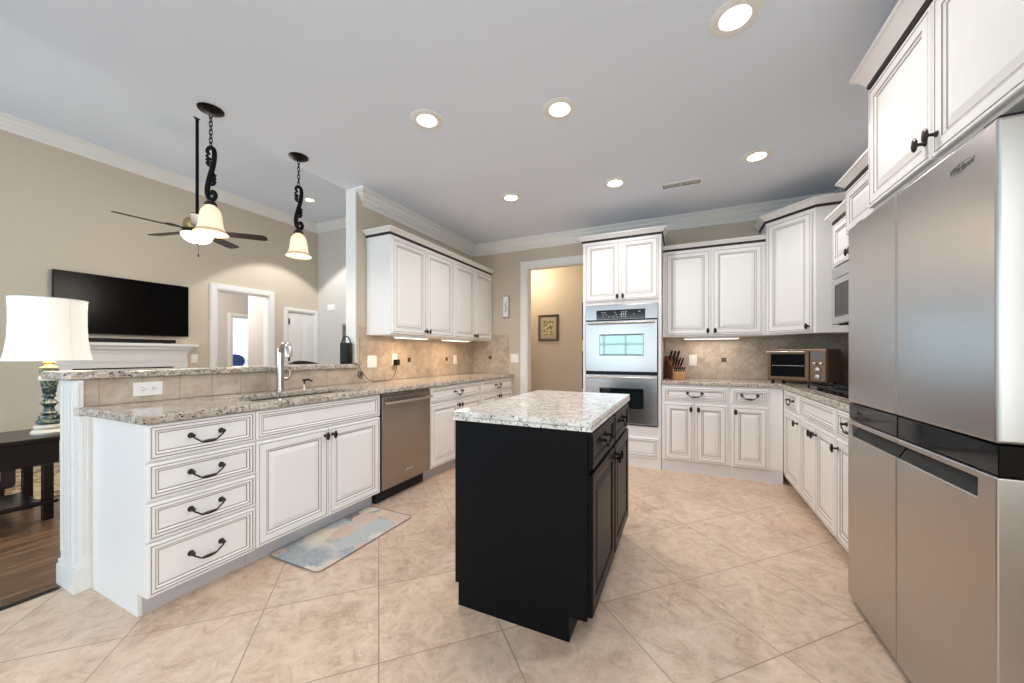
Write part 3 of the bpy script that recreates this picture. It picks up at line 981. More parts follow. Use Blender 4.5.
# ------------------------------------------------------------------ upper cabinets left
UX = -2.482
for k, (ya, yb, lab) in enumerate(((2.625, 3.646, 'white two-door wall cabinet nearest the peninsula, above the switch plate'), (3.648, 4.608, 'white two-door wall cabinet in the far left corner above backsplash'))):
    w = yb - ya; h = w / 2
    t, ms = cabinet('wall_cabinet', lab, 'cabinet', (UX, ya, 0), PH, w, .300, 1.37, 2.31,
                    [('door', .012, h - .003, 1.385, 2.275, (h - .028, 1.425)), ('door', h + .003, w - .012, 1.385, 2.275, (h + .028, 1.425))])
    path = [(0, .295), (0, 0), (w, 0)] if k == 0 else [(0, 0), (w, 0)]
    cab_crown(t, path, 2.312, 2.367, .058, [ms[0], M['rope']])


def uc_light(label, loc, rotz, w, e=2.0, col=(1, .72, .44)):
    t = thing('undercabinet_light', label, 'light', loc, rotz)
    b = MB(); b.box(0, w, 0, .09, -.022, 0); b.build('housing', M['plastic'], t, bevel=.004)
    b = MB(); b.box(.01, w - .01, .01, .08, -.026, -.0225); b.build('diffuser', M['uclens'], t)
    d = bpy.data.lights.new('undercabinet_glow', 'AREA'); d.shape = 'RECTANGLE'; d.size = w * .9; d.size_y = .06
    d.energy = e; d.color = col
    o = bpy.data.objects.new('undercabinet_glow', d); COL.objects.link(o); o.parent = t; o.location = (w / 2, .045, -.032)
    return t


uc_light('lit white light bar under the near left wall cabinet', (-2.50, 2.78, 1.3695), PH, .44)
uc_light('lit white light bar under the far left wall cabinet', (-2.50, 3.56, 1.3695), PH, .52)

# ------------------------------------------------------------------ oven tower
TX0, TX1, TY = -1.02, -.211, 4.063
t, ms = cabinet('oven_cabinet', 'tall white cabinet tower holding the double oven beside the hall opening', 'cabinet', (TX0, TY, 0), 0, TX1 - TX0, .54, .09, 2.40,
                [('door', .030, .402, 1.765, 2.395, (.376, 1.805)), ('door', .408, .782, 1.765, 2.395, (.434, 1.805)), ('false', .030, .782, .115, .315)], body=False)
w = TX1 - TX0
b = MB()
b.box(0, w, .0, .545, 0, .432); b.box(0, w, 0, .545, 1.722, 2.425)
b.box(0, .028, 0, .545, .432, 1.722); b.box(w - .028, w, 0, .545, .432, 1.722); b.box(.028, w - .028, .53, .545, .432, 1.722)
o = b.build('carcass', ms[0], t); clean(o)
cab_crown(t, [(0, .54), (0, 0), (w, 0), (w, .54)], 2.425, 2.487, .052, [ms[0], M['rope']])
# double oven
t = thing('double_oven', 'built-in stainless double wall oven in the white tower', 'oven', (TX0 + .03, TY, 0), 0)
ow = w - .06
b = MB(); b.box(0, ow, .01, .51, .436, 1.716); b.build('cavity', M['blackpl'], t)
b = MB(); b.box(0, ow, -.018, .008, 1.557, 1.716); cp = b.build('control_panel', M['steel'], t, bevel=.003)
b = MB(); b.box(.122, .628, -.0205, -.018, 1.562, 1.662); b.build('display', M['stainblk'], cp)
b = MB()
for i in range(22):
    gx = .16 + random.random() * .42; gz = 1.585 + (i % 3) * .024
    b.box(gx, gx + .012, -.0212, -.0205, gz, gz + .006)
for i in range(12): b.box(.385 + (i % 3) * .02, .395 + (i % 3) * .02, -.0212, -.0205, 1.58 + (i // 3) * .018, 1.588 + (i // 3) * .018)
b.build('button_glyphs', M['glyph'], cp)  # display glyphs and keypad buttons joined in one mesh
for z0, z1, w0, w1, gl in ((1.0, 1.545, 1.183, 1.388, 'ovenglass_refl'), (.452, .965, .625, .812, 'ovendark')):
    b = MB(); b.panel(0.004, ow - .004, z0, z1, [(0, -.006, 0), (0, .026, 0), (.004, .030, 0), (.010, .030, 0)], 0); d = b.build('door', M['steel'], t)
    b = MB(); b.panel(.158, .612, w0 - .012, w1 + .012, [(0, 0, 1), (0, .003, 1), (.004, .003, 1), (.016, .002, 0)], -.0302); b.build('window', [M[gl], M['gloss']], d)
    b = MB(); hz = z1 - .026
    b.tube([(.03 + (ow - .06) * i / 16, -.075 - .008 * math.sin(math.pi * i / 16), hz) for i in range(17)], .0115, 10)
    for x in (.05, ow - .05): b.tube([(x, -.030, hz), (x, -.077, hz)], .009, 8)
    b.build('handle', M['nickel'], d, smooth=60)
b = MB(); b.box(.004, ow - .004, -.008, .009, .967, .997); b.build('vent_strip', M['rubber'], t)
b = MB(); b.box(.004, ow - .004, -.014, .009, .437, .450); b.build('bottom_trim', M['rubber'], t)

# ------------------------------------------------------------------ back base cabinets
BY = 4.075
BH = [('knobs',)]
cabinet('base_cabinet', 'white two-door base cabinet with one drawer right of the oven tower', 'cabinet', (-.207, BY, 0), 0, .608, .53, .115, .876,
        [('drawer', .026, .582, .728, .852), ('door', .026, .295, .122, .690, (.270, .640)), ('door', .313, .582, .122, .690, (.338, .640))], toe=.004)
cabinet('base_cabinet', 'narrow white one-door base cabinet in the back right corner below toaster oven', 'cabinet', (.403, BY, 0), 0, .417, .53, .115, .876,
        [('drawer', .016, .298, .728, .852), ('door', .016, .298, .122, .690, (.040, .640))], toe=.004)
# right base run: local x runs toward -Y
RX = .822; RH = R(-90)
cabinet('base_cabinet', 'white one-door base cabinet in the far right corner beside the cooktop', 'cabinet', (RX, 4.070, 0), RH, .585, .58, .105, .876,
        [('drawer', .135, .515, .722, .866), ('door', .135, .575, .112, .700, (.545, .645))], toe=.07)
cabinet('cooktop_cabinet', 'white two-door base cabinet with false front under the cooktop', 'cabinet', (RX, 3.483, 0), RH, .738, .58, .105, .876,
        [('false', .012, .726, .722, .866), ('door', .012, .366, .112, .700, (.338, .645)), ('door', .372, .726, .112, .700, (.400, .645))], toe=.07)
cabinet('base_cabinet', 'white base cabinet squeezed between cooktop cabinet and refrigerator', 'cabinet', (RX, 2.743, 0), RH, .403, .58, .105, .876,
        [('drawer', .012, .391, .722, .866), ('door', .012, .391, .112, .700, (.045, .645))], toe=.07)
# L-shaped counter
bm = grid_slab([-.205, .797, XR - .009], [2.335, BY - .022, YB - .009], lambda i, j: i == 0 and j == 0, .8765, .915)
tag(slab_obj('countertop', bm, M['granite']), 'L-shaped speckled granite countertop under toaster oven and cooktop', 'countertop')

# back upper cabinets
t, ms = cabinet('wall_cabinet', 'white two-door wall cabinet above the knife block on the back wall', 'cabinet', (-.205, 4.306, 0), 0, .930, .30, 1.37, 2.29,
                [('door', .030, .452, 1.388, 2.262, (.428, 1.428)), ('door', .470, .905, 1.388, 2.262, (.494, 1.428))])
cab_crown(t, [(0.0, 0), (.930, 0)], 2.292, 2.345, .045, [ms[0], M['rope']])
uc_light('lit white light bar under the back wall cabinet', (.0, 4.40, 1.3695), 0, .52, 1.0, (1, .84, .68))
# diagonal corner wall cabinet
t = thing('corner_wall_cabinet', 'tall white diagonal corner wall cabinet above the toaster oven', 'cabinet', (.728, 4.286, 0), 0)
dx = .305
A = [(0, 0), (dx, -dx), (.68, -dx), (.68, .322), (0, .322)]
b = MB(); b.prism([(0.0, 0.0), (dx, -dx), (.682, -dx), (.682, .320), (0, .320)], 1.37, 2.455, 'z'); b.build('carcass', M['cab'], t, bevel=.002)
b = MB(); L = dx * math.sqrt(2); b.panel(.022, L - .022, 1.388, 2.425, DOOR, 0)
d = b.build('door', [M['cab'], M['glaze']], t, rotz=R(-45))
inst(KN, 'knob', d, (L - .05, -.020, 1.43))
cab_crown(t, [(0, .30), (0, 0), (dx, -dx), (.682, -dx)], 2.458, 2.53, .06, [M['cab'], M['rope']])

# microwave and the cabinet over it
t, ms = cabinet('wall_cabinet', 'small white wall cabinet above the microwave', 'cabinet', (1.02, 3.49, 0), RH, .755, .385, 1.815, 2.15,
                [('door', .012, .374, 1.827, 2.135, (.35, 1.86)), ('door', .380, .743, 1.827, 2.135, (.404, 1.86))])
cab_crown(t, [(0, .38), (0, 0), (.755, 0)], 2.152, 2.215, .05, [ms[0], M['rope']])
t = thing('microwave', 'stainless over-the-range microwave under small white cabinet', 'microwave', (1.02, 3.488, 0), RH)
b = MB(); b.box(0, .752, .02, .385, 1.398, 1.811); b.build('housing', M['blackpl'], t, bevel=.004)
b = MB(); b.box(0, .752, -.02, .018, 1.735, 1.811); b.build('vent_grille', M['steel'], t, bevel=.003)
b = MB(); b.box(0, .56, -.022, .018, 1.403, 1.73); d = b.build('door', M['steel'], t, bevel=.004)
b = MB(); b.panel(.07, .49, 1.455, 1.685, [(0, 0, 0), (0, .002, 0), (.006, .002, 0), (.012, .0005, 0)], -.0222); b.build('window', M['gloss'], d)
b = MB(); b.tube([(.53, -.05, 1.43), (.53, -.055, 1.57), (.53, -.05, 1.70)], .01, 10); b.tube([(.53, -.02, 1.44), (.53, -.05, 1.44)], .008, 8); b.tube([(.53, -.02, 1.69), (.53, -.05, 1.69)], .008, 8); b.build('handle', M['nickel'], d, smooth=60)
b = MB(); b.box(.565, .752, -.02, .018, 1.403, 1.73); b.build('control_panel', M['gloss'], t, bevel=.003)
# small deep cabinet beside the refrigerator cabinet
t, ms = cabinet('wall_cabinet', 'narrow white cabinet between microwave and refrigerator cabinets', 'cabinet', (.862, 2.733, 0), RH, .403, .543, 1.86, 2.13,
                [('door', .008, .395, 1.868, 2.12)])
cab_crown(t, [(0, .15), (0, 0), (.403, 0)], 2.132, 2.19, .05, [ms[0], M['rope']])
# cabinet over the refrigerator
t, ms = cabinet('refrigerator_cabinet', 'large white two-door cabinet with crown above the refrigerator', 'cabinet', (.82, 2.327, 0), RH, 1.01, .585, 1.868, 2.465,
                [('door', .010, .501, 1.882, 2.44, (.472, 1.955)), ('door', .509, 1.000, 1.882, 2.44, (.538, 1.955))])
cab_crown(t, [(0, .58), (0, 0), (1.01, 0)], 2.467, 2.56, .065, [ms[0], M['rope']])

# ------------------------------------------------------------------ refrigerator
t = thing('refrigerator', 'large four-door stainless refrigerator with black centre band', 'refrigerator', (.72, 2.30, 0), RH)
fw = .934; sp = .445
b = MB(); b.box(.004, fw - .004, .075, .68, .03, 1.775); b.build('cabinet_shell', M['fridgeside'], t, bevel=.004)
for x0, x1 in ((0.0, sp - .003), (sp + .003, fw)):
    b = MB(); b.box(x0, x1, 0, .07, .958, 1.787); d = b.build('door', M['steelv'], t, bevel=.008, seg=3)
    if x0 > .1:
        text_mesh('logo', 'Whirlpool', .024, .0005, M['gray'], d, ((x0 + x1) / 2 + .11, -.0007, 1.722), (R(90), 0, 0), .3)
        b = MB(); cxl = (x0 + x1) / 2 + .11
        b.tube([(cxl + .046 * math.cos(a), -.0008, 1.722 + .012 * math.sin(a + .3)) for a in [R(20 + 300 * i / 24) for i in range(25)]], .0008, 6)
        b.build('logo_ring', M['gray'], d)
b = MB(); b.box(0.002, sp - .003, .004, .07, .876, .954); cp = b.build('control_panel', M['gloss'], t, bevel=.003)
b = MB(); b.box(sp + .003, fw - .002, .004, .07, .876, .954); b.build('black_band', M['gloss'], t, bevel=.003)
b = MB()
for x in (.10, .125): b.lathe([(.0001, 0), (.007, 0), (.007, .001), (.0001, .001)], (0, 0, 0), 12); b.xform(Matrix.Translation((x, .0035, .915)) @ Matrix.Rotation(R(90), 4, 'X'), len(b.v) - 48)
b.build('dispenser_dots', M['rubber'], cp)
for x0, x1, h0, h1 in ((0.0, sp - .003, .035, sp - .003), (sp + .003, fw, sp + .003, fw - .07)):
    bm = grid_slab(sorted({x0, h0, h1, x1}), [.035, .800, .852, .872], lambda i, j: j == 1 and abs(sorted({x0, h0, h1, x1})[i] - h0) < 1e-6, 0.0, .07)
    for v in bm.verts: v.co = (v.co.x, v.co.z, v.co.y)
    bmesh.ops.recalc_face_normals(bm, faces=bm.faces)
    d = slab_obj('door', bm, M['steelv'], .004, t)
    b = MB(); b.prism([(.008, .8005), (.044, .8005), (.044, .851), (.036, .851)], h0 + .002, h1 - .002, 'x'); b.build('handle_recess', M['blackpl'], d)
b = MB(); b.box(.01, fw - .01, .03, .07, 0, .03); b.build('kick_grille', M['blackpl'], t)
for x in (.03, fw - .09):
    b = MB(); b.box(x, x + .06, .02, .12, 1.788, 1.806); b.build('hinge_cover', M['blackpl'], t, bevel=.004)

# ------------------------------------------------------------------ island
IX0, IX1, IY0, IY1 = -.984, -.352, 1.467, 2.545
t = thing('island_cabinet', 'black kitchen island cabinet with two drawers and two doors', 'cabinet', (IX1, IY0, 0), PH)
iw = IY1 - IY0; idp = IX1 - IX0
b = MB(); b.box(0, iw, 0, idp, .105, .876); b.box(0, iw, .075, idp - .018, 0, .105); b.build('carcass', M['black'], t, bevel=.002)
h = iw / 2
for x0, x1, kx in ((.012, h - .012, h - .04), (h + .012, iw - .012, h + .04)):
    b = MB(); b.panel(x0, x1, .715, .862, DRAW); p = b.build('drawer', [M['black'], M['blackglaze']], t); inst(PUB, 'pull', p, ((x0 + x1) / 2, -.011, .80))
    b = MB(); b.panel(x0, x1, .118, .695, DOOR); p = b.build('door', [M['black'], M['blackglaze']], t); inst(KNB, 'knob', p, (kx, -.02, .645))
b = MB()
for z0, z1, o in ((.8765, .892, .0), (.892, .896, -.006), (.896, .918, -.001)):
    b.box(-.986 - o, -.328 + o, 1.448 - o, 2.572 + o, z0, z1)
tag(b.build('island_countertop', M['granite2'], bevel=.0055, seg=3), 'pale speckled granite top of the black island', 'countertop')

# ------------------------------------------------------------------ toaster oven, cooktop, knife block
t = thing('toaster_oven', 'stainless countertop toaster oven angled in the back right corner', 'toaster oven', (.722, 4.25, .9155), R(-33)); t.scale = (1.08, 1.1, 1.0)
b = MB(); b.box(0, .43, .012, .30, .022, .318); b.build('housing', M['steelwarm'], t, bevel=.008)
b = MB(); b.panel(.008, .315, .035, .300, [(0, 0, 0), (0, .014, 0), (.003, .016, 0), (.028, .016, 0), (.031, .013, 1), (.034, .013, 1)], .012); d = b.build('door', [M['steelwarm'], M['tinted']], t)
b = MB(); b.tube([(.02, -.04, .292), (.30, -.04, .292)], .009, 10)
for x in (.04, .28): b.tube([(x, -.004, .292), (x, -.04, .292)], .006, 8)
b.build('handle', M['nickel'], d, smooth=60)
b = MB(); b.tube([(.045, -.003, .165), (.28, -.003, .165)], .0025, 6); b.build('rack', M['nickel'], d)
b = MB(); b.box(.320, .424, -.002, .012, .035, .308); cp = b.build('control_panel', M['steelwarm'], t, bevel=.003)
b = MB(); b.box(.338, .406, -.004, -.002, .222, .288); b.build('display', M['gray'], cp)
for x, z, r in ((.352, .188, .014), (.395, .188, .014), (.373, .135, .021), (.373, .072, .021)):
    b = MB(); b.lathe([(.0001, 0), (r, 0), (r * .9, .014), (r * .6, .017), (.0001, .017)], seg=16); b.xform(Matrix.Translation((x, -.002, z)) @ Matrix.Rotation(R(90), 4, 'X')); b.build('knob', M['nickel'], cp, smooth=45)
for x in (.03, .40):
    for y in (.05, .26):
        b = MB(); b.lathe([(.0001, 0), (.014, 0), (.012, .022), (.0001, .022)], (x, y, 0), 10); b.build('foot', M['rubber'], t)

t = thing('cooktop', 'gas cooktop with black grates set in the right countertop', 'cooktop', (.0, 0, .9155), 0)
b = MB(); b.box(.865, 1.375, 2.70, 3.62, 0, .010); b.build('plate', M['steel'], t, bevel=.003)
for cx, cy in ((.99, 2.93), (.99, 3.39), (1.25, 2.93), (1.25, 3.39)):
    b = MB(); b.lathe([(.0001, .01), (.05, .01), (.05, .018), (.03, .022), (.03, .03), (.0001, .031)], (cx, cy, 0), 18); b.build('burner', M['rubber'], t, smooth=40)
for y0, y1 in ((2.72, 3.15), (3.17, 3.60)):
    b = MB(); bw = .006
    for x in (.885, 1.36): b.box(x - bw, x + bw, y0, y1, .032, .045)
    for y in (y0 + bw, y1 - bw): b.box(.885, 1.36, y - bw, y + bw, .032, .045)
    ym = (y0 + y1) / 2
    b.box(.885, 1.36, ym - bw, ym + bw, .036, .05)
    for x in (.99, 1.12, 1.25): b.box(x - bw, x + bw, y0, y1, .036, .05)
    for x in (.885, 1.36):
        for y in (y0 + .01, y1 - .01): b.box(x - bw, x + bw, y - bw, y + bw, .010, .034)
    b.build('grate', M['rubber'], t)
for i in range(5):
    b = MB(); b.lathe([(.0001, .01), (.019, .01), (.017, .03), (.0001, .032)], (.895, 2.86 + i * .125, 0), 14); b.build('knob', M['blackpl'], t, smooth=40)

t = thing('knife_block', 'wooden knife block filled with black-handled knives on the back counter', 'knife block', (-.115, 4.345, .9155), R(24)); t.scale = (1.12, 1.12, 1.08)
b = MB(); b.prism([(0, 0), (.19, 0), (.19, .235), (.075, .165), (0, .10)], -.0, .115, 'x'); b.build('block', M['woodblock'], t, bevel=.003)
b = MB(); b.prism([(0.0, 0), (-.035, 0), (-.035, .06), (0, .10)], 0.004, .111, 'x'); b.build('steak_knife_step', M['woodlight'], t, bevel=.002)
b = MB()
def handle(par, x, y, z, ln, r, tilt):
    q = MB(); dy = -math.sin(tilt); dz = math.cos(tilt)
    q.tube([(x, y, z), (x, y + dy * ln * .25, z + dz * ln * .25), (x, y + dy * ln * .8, z + dz * ln * .8), (x, y + dy * ln, z + dz * ln)], [r * .8, r, r * 1.1, r * .7], 8)
    h_ = q.build('knife_handle', M['rubber'], par, smooth=60)
    q = MB()
    for u in (.3, .6): q.lathe([(.0001, 0), (.0022, 0), (.0001, .001)], (x, y + dy * ln * u - r * 1.05, z + dz * ln * u), 8)
    q.build('rivet', M['chrome'], h_)
for i in range(6): handle(t, .014 + i * .0175, -.018, .08, .052, .0058, R(35))
for i in range(4): handle(t, .018 + i * .027, .035, .132, .10, .0085, R(35))
for i in range(3): handle(t, .022 + i * .036, .12, .192, .115, .0095, R(35))

# ------------------------------------------------------------------ speaker, charger, cord
t = thing('portable_speaker', 'black cylindrical speaker with carry loop at the end of the bar', 'speaker', (-2.85, 2.447, 1.0965), PH)
b = MB(); b.lathe([(.0001, 0), (.046, 0), (.051, .008), (.0525, .03), (.0525, .183), (.049, .194), (.0001, .196)], seg=28); b.build('body', M['blackpl'], t, smooth=50)
b = MB(); b.tube([(.050 * math.cos(a), 0, .178 + .078 * math.sin(a)) for a in [math.pi * i / 16 for i in range(17)]], .0055, 8); b.build('carry_loop', M['rubber'], t, smooth=60)
t = thing('bottle_stopper_stand', 'slim upright chrome and clear stand behind the black speaker', 'stand', (-2.985, 2.545, 1.0965), R(60))
b = MB(); b.box(-.035, .035, -.02, .02, 0, .012); b.build('foot', M['chrome'], t, bevel=.002)
b = MB(); b.box(-.028, -.018, -.008, .008, .012, .385); b.box(.018, .028, -.008, .008, .012, .385); b.box(-.018, .018, -.008, .008, .368, .385); o = b.build('post', M['nickel'], t); clean(o)
b = MB(); b.box(-.018, .018, -.004, .004, .10, .368); b.build('insert', M['gray'], t)
t = thing('charger', 'black power adapter plugged into the left backsplash outlet', 'charger', (XW + .02, 3.0, 1.104), PH)
b = MB(); b.box(-.026, .026, -.045, -.0005, -.036, .026); b.build('adapter', M['blackpl'], t, bevel=.004)
b = MB()
pts = [(XW + .045, 3.0, 1.066), (XW + .055, 2.985, 1.03), (XW + .06, 2.94, .955), (XW + .065, 2.86, .922), (XW + .06, 2.74, .9205), (XW + .06, 2.66, .9225), (XW + .045, 2.60, .955), (XW + .03, 2.55, 1.02), (XW + .045, 2.49, 1.085), (XW + .03, 2.475, 1.1005), (-2.785, 2.465, 1.1005), (-2.80, 2.45, 1.1005)]
b.tube(smooth_pts(pts), .0028, 6)
for k in range(3):
    b.tube([(XW + .045 + .006 * k, 2.505 + .016 * math.cos(a) + .006 * k, 1.0 + .03 * math.sin(a) - .008 * k) for a in [2 * math.pi * i / 18 for i in range(18)]], .0028, 6, closed=True)
tag(b.build('charging_cord', M['rubber'], smooth=60), 'thin black cord looping from the bar down the tile to the charger', 'cord')

# ------------------------------------------------------------------ ceiling fittings
def downlight(x, y, z, label, energy, spot=R(160), blend=.9, col=(1, .98, .96), r=.075):
    t = thing('recessed_light', label, 'ceiling light', (x, y, z), 0, 'recessed ceiling lights')
    b = MB(); b.shell([(.064, .0), (.066, -.006), (.098, -.007), (.108, -.003), (.108, 0), (.069, .0), (.069, .05), (.050, .05), (.050, .046)], seg=32); b.build('trim_ring', M['trim'], t, smooth=35)
    b = MB(); b.lathe([(.0001, .044), (.044, .040), (.048, .048), (.0001, .05)], seg=24); b.build('lens', M['lens'], t)
    b = MB(); b.lathe([(.0001, .052), (.068, .052), (.068, .10), (.0001, .10)], seg=20); b.build('can', M['trim'], t)
    d = bpy.data.lights.new('downlight', 'SPOT'); d.energy = energy; d.color = col; d.spot_size = spot; d.spot_blend = blend; d.shadow_soft_size = .05
    o = bpy.data.objects.new('downlight', d); COL.objects.link(o); o.parent = t; o.location = (0, 0, -.012)


DL = ['recessed light on left of the near ceiling row, toward the wall cabinets', 'recessed light in the middle above the near island end', 'largest recessed light near the refrigerator cabinet',
      'recessed light at far right near the corner cabinet', 'recessed light straight before the oven tower, left of the vent', 'recessed light at far left near the back crown moulding']
for (x, y), lab in zip(CANS, DL): downlight(x, y, HK, lab, 28)
downlight(LCAN[0], LCAN[1], HL, 'recessed light in the higher living room ceiling corner', 110, R(93), .12)

t = thing('ceiling_vent', 'white slotted air vent in the kitchen ceiling', 'vent', (-.02, 3.71, HK), R(0))
b = MB(); b.panel(-.175, .175, -.055, .055, [(0, 0, 0), (0, .004, 0), (.004, .007, 0), (.02, .007, 0), (.022, .002, 1), (.026, .0005, 1)], 0)
b.xform(Matrix.Rotation(R(90), 4, 'X')); b.build('frame', [M['trim'], M['slot']], t)
for i in range(4):
    b = MB(); y = -.026 + i * .0175; b.box(-.15, .15, y - .0015, y + .0025, -.0045, -.0012); b.build('louver', M['trim'], t)
b = MB(); b.box(-.004, .004, -.034, .034, -.0075, -.0025); b.build('divider', M['trim'], t)


def pendant(x, y, zb, label, rz):
    """wrought iron pendant, bell rim at height zb"""
    t = thing('pendant_light', label, 'pendant light', (x, y, 0), rz, 'wrought iron pendants over the bar')
    b = MB(); b.lathe([(.0001, HK - .028), (.03, HK - .026), (.055, HK - .016), (.07, HK - .006), (.07, HK), (.0001, HK)], seg=28); b.build('canopy', M['iron'], t, smooth=40)
    top = HK - .026; st = zb + .178 + .034 + .345      # top of the scroll
    ln = .036; n = max(3, int((top - st) / (ln * .72))); step = (top - st) / n
    for i in range(n):
        zc = top - step * (i + .5); a = R(90) * (i % 2)
        b = MB(); b.tube([(.009 * math.cos(q) * math.cos(a), .009 * math.cos(q) * math.sin(a), zc + step * .68 * math.sin(q)) for q in [2 * math.pi * k / 14 for k in range(14)]], .0028, 6, closed=True)
        b.build('chain_link', M['iron'], t, smooth=60)
    s0 = zb + .212
    prof = [(-.004, .298), (-.015, .303), (-.020, .318), (-.011, .335), (.006, .339), (.018, .325), (.021, .292), (.017, .25), (.007, .20), (-.006, .15), (-.016, .10),
            (-.020, .06), (-.014, .025), (.002, .008), (.019, .014), (.027, .036), (.020, .057), (.007, .059), (.003, .047), (.010, .040)]
    pts = smooth_pts([(x, 0, s0 + z) for x, z in prof], 4); n = len(pts)
    b = MB(); b.tube(pts, [.0075 + .0075 * math.sin(math.pi * i / (n - 1)) ** .8 for i in range(n)], 10)
    for cz, sx in ((.232, -1), (.112, 1)):                # leaves off the stem
        for k in range(3):
            z = s0 + cz + k * .022
            b.tube([(0, 0, z - .012), (sx * .014, .004, z - .004), (sx * .024, .002, z + .010), (sx * .016, 0, z + .020)], [.008, .010, .009, .004], 8)
    b.tube([(0, 0, s0 + .336), (0, 0, s0 + .352)], .005, 8); b.tube([(0, 0, s0 - .004), (0, 0, s0 + .012)], .008, 8)
    b.build('scroll_stem', M['iron'], t, smooth=60)
    b = MB(); b.lathe([(.0001, .212), (.015, .212), (.026, .204), (.035, .190), (.036, .176), (.0001, .176)], (0, 0, zb), 24); b.build('cap', M['bronze'], t, smooth=45)
    prof = [(.094, .0, 1), (.087, .010, 1), (.074, .026, 0), (.066, .050, 0), (.062, .085, 0), (.058, .120, 0), (.050, .150, 0), (.030, .174, 0),
            (.026, .171, 0), (.046, .147, 0), (.054, .119, 0), (.058, .085, 0), (.062, .050, 0), (.070, .026, 0), (.083, .010, 1), (.090, .0, 1)]
    b = MB(); b.shell(prof, (0, 0, zb), 32); b.build('bell_shade', [M['bell'], M['bellrim']], t, smooth=60)
    b = MB(); b.lathe([(.0001, .05), (.018, .06), (.025, .083), (.018, .11), (.011, .125), (.011, .17), (.0001, .17)], (0, 0, zb), 16); b.build('bulb', M['lens'], t, smooth=60)
    d = bpy.data.lights.new('pendant_bulb', 'POINT'); d.energy = 3; d.color = (1, .80, .55); d.shadow_soft_size = .04
    o = bpy.data.objects.new('pendant_bulb', d); COL.objects.link(o); o.parent = t; o.location = (0, 0, zb + .02)


pendant(-2.74, 1.313, 1.955, 'larger iron pendant light with bell shade hanging before the ceiling fan', R(35))
pendant(-2.765, 1.922, 1.960, 'iron pendant light with bell shade nearer the wall cabinets', R(75))

# ------------------------------------------------------------------ ceiling fan in the living room
FX, FY = -4.55, 2.06
t = thing('ceiling_fan', 'dark five-blade ceiling fan with light bowl on a long rod', 'ceiling fan', (FX, FY, 0), 0)
b = MB(); b.lathe([(.0001, HL - .05), (.02, HL - .05), (.035, HL - .02), (.045, HL), (.0001, HL)], seg=24); b.build('canopy', M['iron'], t, smooth=40)
b = MB(); b.tube([(0, 0, HL - .06), (0, 0, 2.60)], .014, 12); b.build('downrod', M['iron'], t, smooth=60)
b = MB(); b.lathe([(.0001, 2.62), (.03, 2.62), (.05, 2.59), (.09, 2.57), (.11, 2.54), (.115, 2.50), (.10, 2.465), (.06, 2.45), (.0001, 2.45)], seg=28); b.build('motor_housing', M['gold'], t, smooth=40)
b = MB(); b.lathe([(.0001, 2.452), (.105, 2.448), (.135, 2.435), (.138, 2.42), (.0001, 2.42)], seg=28); b.build('light_fitter', M['bronze'], t, smooth=40)
b = MB(); b.lathe([(.134, 2.42), (.13, 2.395), (.112, 2.365), (.08, 2.342), (.035, 2.33), (.0001, 2.328)], seg=28); b.build('light_bowl', M['bowl'], t, smooth=60)
b = MB(); b.lathe([(.0001, 2.332), (.012, 2.33), (.012, 2.32), (.005, 2.312), (.0001, 2.31)], seg=12); b.build('finial', M['bronze'], t, smooth=60)
b = MB(); b.tube([(0.02, 0, 2.33), (.022, 0, 2.22)], .0018, 6); b.lathe([(.0001, 0), (.007, .008), (.005, .03), (.0001, .036)], (.022, 0, 2.185), 10); b.build('pull_chain', M['bronze'], t, smooth=60)
for k in range(5):
    a = R(48.7 + 72 * k)
    b = MB()
    poly = [(.17, -.045), (.20, -.055), (.57, -.062), (.605, -.045), (.615, 0), (.605, .045), (.57, .062), (.20, .055), (.17, .045)]
    b.prism(poly, -.003, .003, 'z')
    b.xform(Matrix.Translation((0, 0, 2.455)) @ Matrix.Rotation(a, 4, 'Z') @ Matrix.Rotation(R(-11), 4, 'X'))
    bl_ = b.build('blade', M['fanblade'], t, bevel=.002)
    b = MB(); b.tube([(.10, 0, .0), (.14, 0, .006), (.2, 0, .008), (.25, 0, .006)], [.012, .009, .014, .010], 8)
    b.xform(Matrix.Translation((0, 0, 2.455)) @ Matrix.Rotation(a, 4, 'Z')); b.build('blade_arm', M['bronze'], bl_, smooth=60)
d = bpy.data.lights.new('fan_bulb', 'POINT'); d.energy = 36; d.color = (1, .91, .80); d.shadow_soft_size = .28
o = bpy.data.objects.new('fan_bulb', d); COL.objects.link(o); o.parent = t; o.location = (0, 0, 2.02)

# ------------------------------------------------------------------ television, sound bar, fireplace
t = thing('television', 'large black flat television on the wall above the mantel', 'television', (XT, 2.148, 1.78), PH)
b = MB(); b.box(-.25, .25, -.035, 0, -.18, .18); b.build('wall_mount', M['rubber'], t)
b = MB(); b.box(-.617, .617, -.075, -.035, -.352, .352); b.build('housing', M['blackpl'], t, bevel=.006)
b = MB(); b.box(-.61, .61, -.077, -.0752, -.342, .345); b.build('screen', M['screen'], t)
t = thing('fireplace', 'white fireplace mantel surround below the television', 'fireplace', (XT, 2.13, 0), PH)
b = MB()
for sx in (-1, 1):
    x0, x1 = sorted((sx * .46, sx * .61)); b.box(x0, x1, -.10, -.0005, 0, 1.07)
    b.box(x0 + .025, x1 - .025, -.108, -.10, .22, 1.0); b.box(x0 - .01, x1 + .01, -.112, -.0005, 0, .16)
b.box(-.61, .61, -.10, -.0005, 1.07, 1.20); b.box(-.42, .42, -.107, -.10, 1.09, 1.18)
b.build('surround', M['trim'], t, bevel=.003)
b = MB(); b.box(-.46, .46, -.075, -.0005, .0, 1.015); b.build('firebox', M['firebox'], t)
b = MB(); b.box(-.46, .46, -.10, -.0005, 1.02, 1.07); b.build('header', M['trim'], t)
